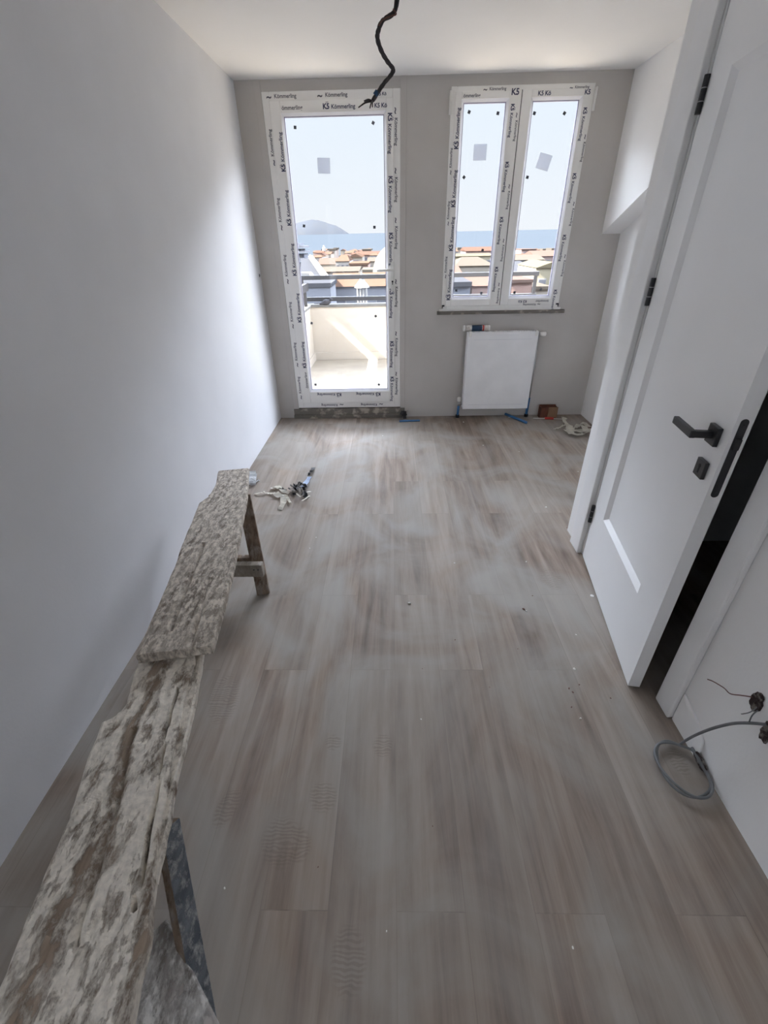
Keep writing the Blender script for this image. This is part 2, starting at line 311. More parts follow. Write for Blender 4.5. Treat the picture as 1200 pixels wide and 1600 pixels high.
# ------------------------------------------------------------------ room shell
XL, YF, XR, XN, ZC, YB = -1.125, 4.30, 1.86, 1.01, 2.5, -1.7
DX0, DX1, DZ0, DZ1 = -.935, .07, .10, 2.435          # balcony door hole
WX0, WX1, WZ0, WZ1 = .435, 1.455, .975, 2.435        # window hole
YO = 4.40                                            # outer face of far wall
b = nb(); bx(b, XL-.15, 2.75, YB-.1, YO, -.12, 0)
struct('floor', b, M['floor'], 'dusty grey-brown wood-look plank floor with shoe prints', 'floor')
b = nb(); bx(b, XL-.15, 2.75, YB-.1, YO, ZC, ZC+.15)
struct('ceiling', b, M['ceil'], 'plain white painted ceiling', 'ceiling')
b = nb(); bx(b, XL-.15, XL, YB-.1, -1.5, -.02, ZC+.02); bx(b, XL-.15, XL, -.5, YO, -.02, ZC+.02); bx(b, XL-.15, XL, -1.5, -.5, -.02, .8); bx(b, XL-.15, XL, -1.5, -.5, 2.1, ZC+.02); bx(b, XL-1.6, XL-.15, -2.8, 0, 2.25, 2.35)  # unseen opening behind the camera added for fill; outer slab blocks the sun
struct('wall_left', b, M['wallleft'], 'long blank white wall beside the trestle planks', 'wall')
b = nb()
y0, y1 = YF, YO
bx(b, XL, DX0, y0, y1, 0, ZC); bx(b, DX1, WX0, y0, y1, 0, ZC); bx(b, WX1, XR, y0, y1, 0, ZC)
bx(b, DX0, DX1, y0, y1, DZ1, ZC); bx(b, WX0, WX1, y0, y1, WZ1, ZC); bx(b, WX0, WX1, y0, y1, 0, WZ0); bx(b, DX0, DX1, y0+.03, y1, 0, DZ0)
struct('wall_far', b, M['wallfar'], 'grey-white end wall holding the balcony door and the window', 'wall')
# right wall of the far part: upper wall overhangs a sloping edge
b = nb()
sl = (ZC-.95, 0)
za, zb = 1.540, 1.60  # unused guard
def slope(y): return 1.52 + (4.30-y)*.415
bx(b, XR, XR+.15, 2.24, YO, 0, ZC)
prism(b, [(2.25, min(slope(2.25), 2.49)), (YF, slope(YF)), (YF, ZC), (2.25, ZC)], 'x', XR-.15, XR)
struct('wall_right', b, M['wall'], 'white wall with a sloping overhang behind the open door', 'wall')
# partition with the interior door opening
PY1 = 2.24; OY0, OY1, OZ = 1.09, 2.01, 2.16
b = nb()
bx(b, XN+.03, XN+.17, OY1, PY1, 0, ZC); bx(b, XN, XN+.17, YB, OY0, 0, ZC); bx(b, XN+.015, XN+.17, OY0, OY1, OZ, ZC)
bx(b, XN+.17, XR+.15, PY1-.12, PY1, 0, ZC)
struct('wall_partition', b, M['wall'], 'white partition wall around the interior door', 'wall')
b = nb(); bx(b, XL, XN, YB-.1, YB, 0, ZC); struct('wall_back', b, M['wall'], 'white wall behind the viewpoint', 'wall')
b = nb(); bx(b, 2.6, 2.75, YB, PY1, 0, ZC); bx(b, XN+.17, 2.6, -.1, 0, 0, ZC); bx(b, XR+.15, 2.75, PY1-.12, PY1, 0, ZC)
struct('wall_hall', b, M['hall'], 'unlit hall wall behind the interior door, its darkness painted on', 'wall')

# ---- balcony door threshold, window sill
b = nb(); bx(b, -.985, .115, YF-.035, YF+.03, 0, .035); bx(b, -.985, .115, YF-.012, YF+.03, .035, .092)
struct('trim_1', b, M['mortar'], 'rough mortar-stained stone threshold under the balcony door', 'threshold', bevel=.004)
b = nb(); bx(b, .395, 1.51, YF-.03, YF+.02, .935, .962)
struct('trim_2', b, M['mortar'], 'narrow stained stone sill under the window', 'window sill', bevel=.003)
b = nb(); bx(b, WX0-.02, WX1+.02, YF-.012, YF, .962, .978)
struct('trim_3', b, M['pvc'], 'white strip between window frame and stone sill', 'trim')
# raised plaster reveal around the balcony door
b = nb()
bx(b, -.985, DX0, YF-.006, YF+.01, .09, ZC); bx(b, DX1, .115, YF-.006, YF+.01, .09, ZC)
struct('trim_4', b, M['wallfar'], 'plaster strips beside the balcony door', 'trim', bevel=.003)

# ------------------------------------------------------------------ printed film marks
def text_mesh(s, size, off=0.0):
    c = bpy.data.curves.new('print', 'FONT'); c.body = s; c.size = size; c.offset = off; c.resolution_u = 3
    o = bpy.data.objects.new('print', c); COL.objects.link(o)
    bpy.context.view_layer.update()
    me = bpy.data.meshes.new_from_object(o); bpy.data.objects.remove(o); return me
def logo_mesh(size, sign='K5', cut=0):
    """bold mark followed by the maker's word, laid out from x=0"""
    bm = nb()
    me = text_mesh(sign, size*(1.2 if sign == 'K5' else 1.9), size*.05); bm.from_mesh(me)
    me2 = text_mesh('K\u00f6mmerling'[cut:], size, size*.022)
    n = len(bm.verts); bm.verts.ensure_lookup_table(); bm.from_mesh(me2); bm.verts.ensure_lookup_table()
    for vv in bm.verts[n:]: vv.co.x += size*1.75
    if sign != 'K5':
        for vv in bm.verts[:n]: vv.co.y -= size*.35
    else:
      for k in range(2): bx(bm, size*(.70+.30*k), size*(.90+.30*k), size*.98, size*1.10, 0, .0001)
    r = bpy.data.meshes.new('printed_logo'); bm.to_mesh(r); bm.free(); return r
LOGO = {}
def mark(x, z, deg, parent, ypl, kind='inner', size=.035):
    key = kind
    if key not in LOGO:
        if kind == 'inner': LOGO[key] = logo_mesh(1.0)
        elif kind == 'cut': LOGO[key] = text_mesh('\u00f6mmerling', 1.0, .02)
        elif kind == 'k': LOGO[key] = text_mesh('K5 K\u00f6', 1.0, .03)
        elif kind == 'outer': LOGO[key] = logo_mesh(.92, '~')
        elif kind == 'only': LOGO[key] = text_mesh('K5', 1.4, .045)
        LOGO[key].materials.clear(); LOGO[key].materials.append(M['inkl'] if kind in ('outer', 'cut') else M['ink'])
    o = bpy.data.objects.new('printed_logo', LOGO[key]); COL.objects.link(o); o.parent = parent
    base = parent; off = Vector((0, 0, 0))
    while base is not None: off += base.location; base = base.parent
    o.rotation_euler = (Matrix.Rotation(math.radians(-deg), 3, 'Y') @ Matrix.Rotation(PI/2, 3, 'X')).to_euler()
    o.scale = (size, size, size)
    o.location = Vector((x, ypl, z))-off
    return o

def ringframe(b, x0, x1, z0, z1, w, y0, y1, wz=None):
    wz = wz or w
    bx(b, x0, x0+w, y0, y1, z0, z1); bx(b, x1-w, x1, y0, y1, z0, z1)
    bx(b, x0+w, x1-w, y0, y1, z0, z0+wz); bx(b, x0+w, x1-w, y0, y1, z1-wz, z1)
def sash(t, x0, x1, z0, z1, gx0, gx1, gz0, gz1, yf, name='sash'):
    b = nb()
    bx(b, x0, gx0, yf, yf+.07, z0, z1); bx(b, gx1, x1, yf, yf+.07, z0, z1)
    bx(b, gx0, gx1, yf, yf+.07, z0, gz0); bx(b, gx0, gx1, yf, yf+.07, gz1, z1)
    s_ = wpart(name, b, M['pvc'], t, bevel=.004)
    # sloped glazing bead
    b = nb(); k = .016
    o_ = [(gx0, gz0), (gx1, gz0), (gx1, gz1), (gx0, gz1)]; i_ = [(gx0+k, gz0+k), (gx1-k, gz0+k), (gx1-k, gz1-k), (gx0+k, gz1-k)]
    A = [b.verts.new((x, yf+.002, z)) for x, z in o_]; B = [b.verts.new((x, yf+.018, z)) for x, z in i_]; C_ = [b.verts.new((x, yf+.04, z)) for x, z in i_]; D_ = [b.verts.new((x, yf+.04, z)) for x, z in o_]
    for P, Q in ((A, B), (B, C_), (C_, D_), (D_, A)):
        for i in range(4): b.faces.new((P[i], P[(i+1) % 4], Q[(i+1) % 4], Q[i]))
    wpart('glazing_bead', b, M['bead'], s_)
    b = nb(); ringframe(b, gx0+k-.001, gx1-k+.001, gz0+k-.001, gz1-k+.001, .006, yf+.022, yf+.04)
    wpart('gasket', b, M['gasket'], s_)
    b = nb(); bx(b, gx0+.004, gx1-.004, yf+.028, yf+.034, gz0+.004, gz1-.004)
    g = wpart('pane', b, M['glass'], s_)
    return s_, g
def pad(t, x, z, yf, w, ang, m='pad', name='glass_pad'):
    b = nb(); bx(b, -w/2, w/2, -.0015, 0, -w/2, w/2, Matrix.Translation((x, yf+.0278, z)) @ Matrix.Rotation(math.radians(ang), 4, 'Y'))
    return wpart(name, b, M[m], t)

# ---- door_1: balcony door
YD = YF-.004
t1 = thing('door_1', 'white plastic balcony door with film prints and a clear glass pane', 'balcony door', (-.43, YD, .10), kind='structure')
b = nb(); ringframe(b, DX0, DX1, DZ0, DZ1, .055, YD, YD+.075)
fr = wpart('frame', b, M['pvc'], t1, bevel=.004)
gx0, gx1, gz0, gz1 = -.805, -.035, .262, 2.312
sa, pane = sash(t1, DX0+.052, DX1-.052, DZ0+.052, DZ1-.052, gx0, gx1, gz0, gz1, YD-.014)
for px, py, a in ((461, 199, 5), (583, 192, 30), (475, 353, 10), (585, 355, 0), (487, 505, 20), (587, 494, 45), (493, 601, 0), (592, 601, 15)):
    p = onY(px, py, YD+.012); pad(pane_p := t1, p.x, p.z, YD-.014, .020, a)
p = onY(506, 259, YD+.012); pad(t1, p.x, p.z, YD-.014, .097, 2, 'sticker', 'glass_sticker')
ym = YD-.0150; yo = YD-.0010
for z in (.62, 1.02, 1.39, 1.75, 2.10): mark(gx0-.010, z-.13, 90, fr, ym)
for z in (.30,): mark(gx0-.012, z, 90, fr, ym, 'cut')
for z in (.22, .53, .87, 1.23, 1.62, 2.04): mark(DX0+.042, z-.03, 90, fr, yo, 'outer')
for z in (2.30, 1.93, 1.56, 1.15, .72, .40): mark(gx1+.014, z, -90, fr, ym)
for z in (2.33, 1.98, 1.66, 1.22, .80, .44): mark(DX1-.043, z, -90, fr, yo, 'outer')
mark(-.795, gz1+.018, 0, fr, ym, 'cut'); mark(-.495, gz1+.018, 0, fr, ym); mark(-.12, gz1+.018, 0, fr, ym, 'k')
mark(-.90, DZ1-.037, 0, fr, yo, 'outer'); mark(-.53, DZ1-.037, 0, fr, yo, 'outer'); mark(-.10, DZ1-.037, 0, fr, yo, 'k', .026)
mark(-.50, gz0-.014, 180, fr, ym); mark(-.12, gz0-.014, 180, fr, ym)
mark(-.49, DZ0+.036, 180, fr, yo, 'outer'); mark(-.10, DZ0+.036, 180, fr, yo, 'outer')
b = nb(); bx(b, -.012, .016, YD-.022, YD-.014, 1.13, 1.35); hp = wpart('handle_plate', b, M['plastic'], t1, bevel=.003)
b = nb(); tube(b, [(.002, YD-.02, 1.292), (.002, YD-.06, 1.292)], .009, 12); tube(b, spline([(.002, YD-.06, 1.292), (-.03, YD-.064, 1.292), (-.125, YD-.062, 1.290)], 5), .010, 12)
wpart('handle', b, M['plastic'], t1, smooth=True)
b = nb(); lathe(b, [(.007, 0), (.007, .002)], Matrix.Translation((.003, YD-.0245, 1.205)) @ Matrix.Rotation(PI/2, 4, 'X'), 14); bx(b, 0, .006, YD-.0245, YD-.0222, 1.180, 1.205)
wpart('keyhole', b, M['blackhole'], t1)

# ---- window_1
t2 = thing('window_1', 'white plastic two-leaf window with film prints over the radiator', 'window', (.945, YD, .975), kind='structure')
b = nb(); ringframe(b, WX0, WX1, WZ0, WZ1, .042, YD, YD+.075)
fr2 = wpart('frame', b, M['pvc'], t2, bevel=.004)
ys = YD-.016
s1, p1 = sash(t2, WX0+.030, .936, WZ0+.028, WZ1-.030, .510, .850, 1.055, 2.362, ys)
s2, p2 = sash(t2, .940, WX1-.030, WZ0+.028, WZ1-.030, 1.008, 1.374, 1.055, 2.362, ys)
for px, py, a in ((733, 175, 20), (778, 177, 10), (725, 277, 40), (754, 391, 10), (713, 454, 0), (752, 458, 10), (835, 177, 15), (882, 177, 30), (824, 277, 10), (804, 457, 10), (845, 452, 30)):
    p = onY(px, py, ys+.026); pad(t2, p.x, p.z, ys, .020, a)
p = onY(750, 238, ys+.026); pad(t2, p.x, p.z, ys, .098, 0, 'sticker', 'glass_sticker')
p = onY(850, 253, ys+.026); pad(t2, p.x, p.z, ys, .098, 14, 'sticker', 'glass_sticker')
ym2 = ys-.001
for z in (1.05, 1.42, 1.72, 2.08): mark(.502, z, 90, fr2, ym2)
for z in (1.22, 1.60, 1.93): mark(WX0+.026, z, 90, fr2, yo, 'outer', .026)
for z in (2.33, 2.00, 1.65, 1.30): mark(.868, z, -90, fr2, ym2, 'inner', .028)
for z in (2.28, 1.86, 1.50, 1.18): mark(.910, z, -90, fr2, ym2, 'outer', .026)
for z in (2.30, 1.92, 1.52, 1.12): mark(1.392, z, -90, fr2, ym2, 'inner', .028)
for z in (2.15, 1.74, 1.38): mark(1.437, z, -90, fr2, yo, 'outer', .026)
mark(.52, 2.371, 0, fr2, ym2, 'cut', .028); mark(.66, 2.405, 0, fr2, yo-.016, 'outer', .026); mark(.86, 2.378, 0, fr2, ym2, 'only')
mark(1.05, 2.371, 0, fr2, ym2, 'k'); mark(1.27, 2.403, 0, fr2, yo-.016, 'outer', .022); mark(1.38, 2.37, 0, fr2, ym2, 'only', .026)
mark(1.17, 1.040, 180, fr2, ym2, 'k', .028); mark(1.36, 1.040, 180, fr2, ym2, 'cut', .026)
mark(1.29, 1.012, 180, fr2, ym2-.0003, 'outer', .024)
for x in (WX0-.005, WX1+.005):
    b = nb(); tube(b, [(x, YD-.012, 2.28), (x, YD-.012, 2.41)], .010, 10); wpart('hinge', b, M['plastic'], t2, smooth=True)
for x in (WX0+.012, WX1-.012):
    b = nb(); bx(b, x-.011, x+.011, YD-.01, YD, 1.0, 1.012); bx(b, x-.011 if x < 1 else x+.004, x-.004 if x < 1 else x+.011, YD-.01, YD, .985, 1.0); wpart('corner_hinge', b, M['black'], t2)
b = nb(); bx(b, .9365, .9395, ys+.001, ys+.05, WZ0+.03, WZ1-.03); wpart('joint_gap', b, M['blackhole'], t2)  # black strip drawn for the dark gap between the leaves

# ------------------------------------------------------------------ door_2: interior door, ajar
E0 = Vector((1.035, 1.980)); F0 = Vector((.905, 1.141)); dirv = (F0-E0).normalized(); LW = .850
ang = math.atan2(dirv.y, dirv.x)
d2 = thing('door_2', 'white panelled interior door standing ajar with black hardware', 'interior door', (E0.x, E0.y, 0), kind='structure')
d2.rotation_euler = (0, 0, ang)
# local frame: x along leaf from hinge, y: thickness goes to +y side (away from the room is +X world)
LH = 2.145; z0 = .008
b = nb()
T0, T1 = 0.0, .042   # room face at y=0
PX0, PX1, PZ0, PZ1 = .150, .680, .330, 1.930
bx(b, 0, PX0, T0, T1, z0, LH); bx(b, PX1, LW, T0, T1, z0, LH); bx(b, PX0, PX1, T0, T1, z0, PZ0); bx(b, PX0, PX1, T0, T1, PZ1, LH)
leaf = obj('leaf', b, M['lacquer'], d2)
b = nb(); q = .020
o_ = [(PX0, PZ0), (PX1, PZ0), (PX1, PZ1), (PX0, PZ1)]; i_ = [(PX0+q, PZ0+q), (PX1-q, PZ0+q), (PX1-q, PZ1-q), (PX0+q, PZ1-q)]
A = [b.verts.new((x, T0, z)) for x, z in o_]; B = [b.verts.new((x, T0+.017, z)) for x, z in i_]
for i in range(4): b.faces.new((A[i], A[(i+1) % 4], B[(i+1) % 4], B[i]))
b.faces.new(B); bx(b, PX0, PX1, T0+.020, T1-.004, PZ0, PZ1)
obj('recessed_panel', b, M['lacquer'], d2)
b = nb(); bx(b, .003, .845, -.0003, .0002, PZ0-.0015-.1, PZ0-.1)
b.free()
for z in (.272, 1.309, 1.894):
    h = bpy.data.objects.new('hinge', None); COL.objects.link(h); h.parent = d2; h.location = (-.003, -.008, z)
    for k in (-1, 0, 1):
        b = nb(); tube(b, [(0, 0, k*.034-.0155), (0, 0, k*.034+.0155)], .009, 12); obj('knuckle', b, M['black'], h, smooth=False)
    for k in (-.5, .5):
        b = nb(); tube(b, [(0, 0, k*.034-.002), (0, 0, k*.034+.002)], .0075, 12); obj('washer', b, M['steel'], h)
b = nb(); bx(b, .785-.027, .785+.027, -.013, 0, .988, 1.042); obj('rose', b, M['black'], d2, bevel=.002)
b = nb(); bx(b, .785-.010, .785+.010, -.062, -.012, 1.006, 1.026); bx(b, .665, .795, -.072, -.056, 1.005, 1.027)
obj('handle', b, M['black'], d2, bevel=.003)
b = nb(); bx(b, .786-.026, .786+.026, -.012, 0, .885, .937); ks = obj('key_rose', b, M['black'], d2, bevel=.002)
b = nb(); bx(b, .786-.0035, .786+.0035, -.0128, -.010, .897, .917); lathe(b, [(.006, 0), (.006, .0015)], Matrix.Translation((.786, -.0115, .919)) @ Matrix.Rotation(PI/2, 4, 'X'), 14)
obj('keyhole', b, M['blackhole'], ks)
# lock faceplate on the free edge
b = nb(); pts = []
for i in range(13): a = PI*i/12; pts.append((.021+.010*math.cos(a), 1.075+.010*math.sin(a)))
for i in range(13): a = PI+PI*i/12; pts.append((.021+.010*math.cos(a), .860+.010*math.sin(a)))
prism(b, pts, 'x', LW-.002, LW+.0015); fp = obj('lock_plate', b, M['black'], d2)
b = nb(); bx(b, LW+.001, LW+.010, .014, .028, 1.0, 1.03); obj('latch', b, M['black'], fp)
for z in (.868, 1.067):
    b = nb(); lathe(b, [(.003, 0), (.002, .001)], Matrix.Translation((LW+.0015, .021, z)) @ Matrix.Rotation(PI/2, 4, 'Y'), 10); obj('screw', b, M['black'], fp)

# casings and jambs
b = nb(); bx(b, XN+.005, XN+.03, 2.010, 2.125, 0, 2.25); struct('trim_5', b, M['trim'], 'white casing on the hinge side of the interior door', 'door casing', bevel=.004)
b = nb(); bx(b, XN-.024, XN-.001, 1.008, 1.092, 0, 2.25); struct('trim_6', b, M['trim'], 'white casing on the lock side of the interior door', 'door casing', bevel=.006)
b = nb(); bx(b, XN-.012, XN+.014, 1.093, 2.009, OZ, 2.25); struct('trim_7', b, M['trim'], 'white head casing over the interior door', 'door casing', bevel=.004)
b = nb(); bx(b, XN+.075, XN+.17, OY1-.028, OY1-.001, 0, OZ); bx(b, XN+.031, XN+.075, OY1-.012, OY1-.001, 0, OZ)
struct('trim_8', b, M['trim'], 'white door jamb behind the hinges', 'door jamb', bevel=.002)
b = nb(); bx(b, XN+.002, XN+.17, OY0+.001, OY0+.010, 0, OZ)
struct('trim_9', b, M['hall'], 'dark jamb lining on the lock side', 'door jamb')

# baseboard stub with its broken end, plus rubble holes in the right wall
b = nb(); prism(b, [(1.006, 0), (1.006, .140), (.90, .115), (.865, .085), (.855, .03), (.87, 0)], 'x', XN-.007, XN-.0005)
struct('baseboard_right', b, M['wall'], 'short broken plaster skirting piece beside the door casing', 'baseboard', bevel=.002)
def blob_patch(cx, cz, rx, rz, x, seed, depth=.03, n=22):
    """rubble crater: rim on the wall plane, ragged middle"""
    b = nb(); rings = []
    for j, (k, dx) in enumerate(((1.0, -.0005), (.85, -.004), (.6, -.002), (.3, -.001))):
        ring = []
        for i in range(n):
            a = 2*PI*i/n; w = 1+.28*nz((math.cos(a)*1.3, math.sin(a)*1.3, seed), 1.6, seed)
            ring.append(b.verts.new((x+dx-.003*abs(nz((i, j, seed), .9, 3)), cx+rx*k*w*math.cos(a), cz+rz*k*w*math.sin(a))))
        rings.append(ring)
    for A, B in zip(rings, rings[1:]):
        for i in range(n): b.faces.new((A[i], A[(i+1) % n], B[(i+1) % n], B[i]))
    b.faces.new(rings[-1]); return b
o = obj('wall_hole', blob_patch(.800, .385, .020, .036, XN-.001, 3), M['rubble']); tag(o, 'ragged dark cable hole in the white wall above the coiled cable', 'hole')
o.data.name = 'hole'
o = obj('wall_hole', blob_patch(.835, .026, .035, .022, XN-.009, 5), M['rubble']); tag(o, 'rubble-filled break at the foot of the right wall', 'hole')
o = obj('wall_hole', blob_patch(.735, .345, .018, .04, XN-.001, 8), M['rubble']); tag(o, 'broken socket opening at the right edge of the picture', 'hole')

# ------------------------------------------------------------------ cables on the right wall
def onX(px, py, X): d = ray(px, py); return Vector((0, 0, EYE)) + d*(X/d.x)
pts = [tuple(onX(*q)) for q in ((1197, 1132, 1.005), (1176, 1130, .985), (1150, 1130, .975), (1128, 1134, .97), (1105, 1141, .965), (1082, 1151, .965), (1062, 1163, .97))]
cx, cy = .937, .818
for k in range(26):
    a = math.radians(62+k*28); rr = .076+.005*math.sin(k*1.3)
    pts.append((min(cx+rr*math.cos(a), XN-.012), cy+rr*1.18*math.sin(a), .012+.010*(k % 13)/12+.006*(k//13)))
b = nb(); tube(b, spline(pts, 4), .0042, 8); tag(rebase(obj('coiled_cable', b, M['cable'], smooth=True), (XN-.03, .82, .01)), 'grey cable hanging from the wall and coiled in a ring on the floor', 'cable')
b = nb(); tube(b, spline([(XN-.004, .815, .385), (XN-.02, .83, .372), (XN-.03, .85, .352), (XN-.03, .875, .345), (XN-.045, .90, .342), (XN-.05, .915, .333)], 5), .0016, 6)
tag(obj('bare_wire', b, M['brownwire'], smooth=True), 'thin brown wire poking out of the wall hole', 'wire')
b = nb()
tube(b, spline([(XN-.002, .79, .375), (XN-.02, .785, .36), (XN-.03, .79, .345), (XN-.022, .80, .33)], 4), .0016, 6)
tube(b, spline([(XN-.002, .785, .37), (XN-.025, .772, .365), (XN-.03, .765, .345)], 4), .002, 6)
tag(obj('grey_wire_ends', b, M['cable'], smooth=True), 'short grey wire ends twisted out of the wall hole', 'wire')
# small hole with wire in the left wall
b = nb(); lathe(b, [(.014, 0), (.010, .003)], Matrix.Translation((XL, 4.25, 1.27)) @ Matrix.Rotation(PI/2, 4, 'Y'), 12)
t = obj('wall_plug_hole', b, M['black']); tag(t, 'small dark hole in the left wall beside the balcony door', 'hole')

# ------------------------------------------------------------------ wire bundle from the ceiling
t = thing('ceiling_wire', 'black bundle of wires hanging twisted from the ceiling', 'ceiling wire', (.03, 2.0, 2.5))
core = [(.03, 2.0, 2.50), (.04, 2.0, 2.32), (.022, 2.0, 2.14)]
for px, py in ((612, 22), (598, 32), (591, 48), (590, 62), (597, 82), (606, 97), (614, 108), (611, 117), (600, 130), (590, 145), (582, 158)):
    core.append(tuple(onY(px, py, 2.0)))
cs = spline(core, 6)
b = nb()
for k in range(4):
    P = []
    for i, p in enumerate(cs):
        a = i*.42+k*PI/2; r_ = .0042*(1+.8*math.exp(-((i-19)/5)**2)*(1 if k % 2 else -.3))
        P.append(p+Vector((math.cos(a)*r_, math.sin(a)*r_, 0)))
    tube(b, P, .0036, 7)
wpart('wire_bundle', b, M['blackwire'], t, smooth=True)
b = nb(); lp = [onY(x, y, 1.99) for x, y in ((614, 14), (619, 22), (611, 25), (598, 31), (592, 40))]; tube(b, spline(lp, 5), .0022, 6); wpart('loose_loop', b, M['brownwire'], t, smooth=True)
e0 = onY(582, 158, 2.0)
for tgt in ((565, 164, 2.02), (569, 158, 1.97), (578, 169, 2.03), (560, 168, 1.99), (582, 167, 1.96)):
    b = nb(); q = onY(tgt[0], tgt[1], tgt[2]); mid = (e0+q)/2+Vector((0, 0, .004)); tube(b, spline([e0, mid, q], 4), lambda s: .003-.0012*s, 6); wpart('wire_end', b, M['blackwire'], t, smooth=True)
b = nb(); q0 = onY(590, 143, 2.0); q1 = onY(586, 149, 2.0); tube(b, [q0, q1], .0085, 10); wpart('blue_tape', b, M['bluewire'], t)

# ------------------------------------------------------------------ radiator
RX0, RX1, RZ0, RZ1 = .668, 1.292, .10, .800
ry0 = YF-.105
t = thing('radiator', 'white flat panel radiator on the wall below the window', 'radiator', ((RX0+RX1)/2, YF-.06, RZ0))
b = nb(); bx(b, RX0, RX1, ry0, ry0+.014, RZ0, RZ1-.012); wpart('front_panel', b, M['radiator'], t, bevel=.006)
b = nb(); bx(b, RX0+.02, RX1-.02, YF-.04, YF-.028, RZ0+.01, RZ1-.03); wpart('rear_panel', b, M['radiator'], t, bevel=.004)
b = nb()
for i in range(28):
    x = RX0+.03+i*(RX1-RX0-.06)/27; bx(b, x-.005, x+.005, ry0+.016, YF-.04, RZ0+.04, RZ1-.04)
wpart('fins', b, M['radiator'], t)
b = nb(); bx(b, RX0+.004, RX1-.004, ry0+.002, YF-.03, RZ1-.016, RZ1-.004)
for i in range(30):
    x = RX0+.02+i*(RX1-RX0-.04)/29; bx(b, x-.006, x+.006, ry0+.012, YF-.038, RZ1-.005, RZ1)
wpart('top_grille', b, M['radiator'], t)
for x in (RX0-.001, RX1-.002):
    b = nb(); bx(b, x, x+.003, ry0+.010, YF-.03, RZ0+.01, RZ1-.004); wpart('side_cover', b, M['radiator'], t)
b = nb()
for z in (RZ1-.065, RZ0+.045):
    b = nb()
    for i in range(46):
        x = RX0+.06+i*(RX1-RX0-.12)/45; bx(b, x-.0022, x+.0022, ry0-.0012, ry0+.001, z-.001, z+.001)
    wpart('row_of_dimples', b, M['gasket'], t)
for x in (RX0+.012, RX1-.03):
    b = nb(); bx(b, x, x+.022, ry0-.004, ry0+.05, RZ1-.04, RZ1+.006); wpart('corner_cap', b, M['plastic'], t, bevel=.003)
for x in (RX0+.12, RX1-.12):
    b = nb(); bx(b, x-.015, x+.015, YF-.03, YF-.001, RZ0+.05, RZ1-.08); wpart('wall_bracket', b, M['steel'], t)
xr = RX1+.022
b = nb(); lathe(b, [(.008, 0), (.019, .004), (.021, .03), (.018, .05), (.008, .054)], Matrix.Translation((xr+.005, YF-.055, .768)) @ Matrix.Rotation(PI/2, 4, 'Y'), 18)
wpart('thermostat_knob', b, M['plastic'], t, smooth=True)
b = nb(); tube(b, [(RX1, YF-.055, .768), (xr+.008, YF-.055, .768)], .010, 10); tube(b, [(xr-.004, YF-.05, .768), (xr-.004, YF-.05, .18)], .009, 10); wpart('supply_pipe', b, M['steel'], t, smooth=True)
b = nb(); tube(b, [(xr-.004, YF-.05, .19), (xr-.006, YF-.045, .012)], .0125, 12); wpart('blue_sleeve', b, M['bluepipe'], t, smooth=True)
xl = RX0-.030
b = nb(); lathe(b, [(.012, 0), (.018, .004), (.018, .036), (.012, .042)], Matrix.Translation((xl, YF-.055, .163)), 16); wpart('valve_cap', b, M['plastic'], t, smooth=True)
b = nb(); tube(b, [(xl, YF-.055, .165), (xl, YF-.055, .12)], .010, 10); tube(b, [(xl, YF-.055, .135), (RX0+.01, YF-.055, .135)], .009, 10); wpart('return_valve', b, M['steel'], t, smooth=True)
b = nb(); tube(b, [(xl, YF-.055, .12), (xl-.004, YF-.05, .010)], .0115, 12); wpart('blue_sleeve', b, M['bluepipe'], t, smooth=True)
for x in (xl-.004, xr-.006):
    b = nb(); tube(b, [(x, YF-.048, .002), (x, YF-.048, .028)], .019, 12); wpart('floor_rosette', b, M['black'], t)

# sealant tube on the radiator
t = thing('sealant_tube', 'white and dark blue sealant cartridge lying on the radiator', 'sealant tube', (.745, YF-.05, .8225))
T = Matrix.Rotation(PI/2, 4, 'Y')
def lz(name, prof, m, x):
    b = nb(); lathe(b, prof, Matrix.Translation((x, YF-.05, .8255)) @ T, 20); wpart(name, b, m, t, smooth=False)
lz('body', [(.0235, 0), (.0235, .20)], M['tubelabel'], .655)
lz('blue_label', [(.0240, 0), (.0240, .090)], M['bluelabel'], .705)
lz('red_mark', [(.0241, 0), (.0241, .014)], M['red'], .800)
lz('end_cap', [(.020, 0), (.0252, .004), (.0252, .018)], M['plastic'], .628)
lz('plunger_rim', [(.0248, 0), (.0248, .010), (.018, .014)], M['plastic'], .853)

# ------------------------------------------------------------------ floor clutter
def ribbon(pts, w, m, name, label, cat, thick=.0006, seed=1, parent=None, crump=.008, group=None):
    P = spline(pts, 5); b = nb(); L_ = []; R_ = []
    for i, p in enumerate(P):
        t_ = (P[min(i+1, len(P)-1)]-P[max(i-1, 0)]).normalized(); s_ = t_.cross(Vector((0, 0, 1)))
        s_ = s_.normalized() if s_.length > .1 else Vector((1, 0, 0))
        ww = w*(.8+.4*nz((i*.3, seed, 0), 1, seed)); tilt = crump*nz((i*.5, seed, 2), 1, seed)
        L_.append(b.verts.new(p+s_*ww/2+Vector((0, 0, abs(tilt)+.001)))); R_.append(b.verts.new(p-s_*ww/2+Vector((0, 0, max(-tilt, 0)+.001))))
    for i in range(len(P)-1): b.faces.new((L_[i], R_[i], R_[i+1], L_[i+1]))
    bmesh.ops.solidify(b, geom=b.faces[:], thickness=thick)
    if parent is not None: return wpart(name, b, m, parent)
    o = obj(name, b, m); c_ = sum((Vector(p) for p in pts), Vector())/len(pts); c_.z = 0; rebase(o, c_)
    return tag(o, label, cat, group)
def fl(px, py, z=0.0): return onZ(px, py, z)
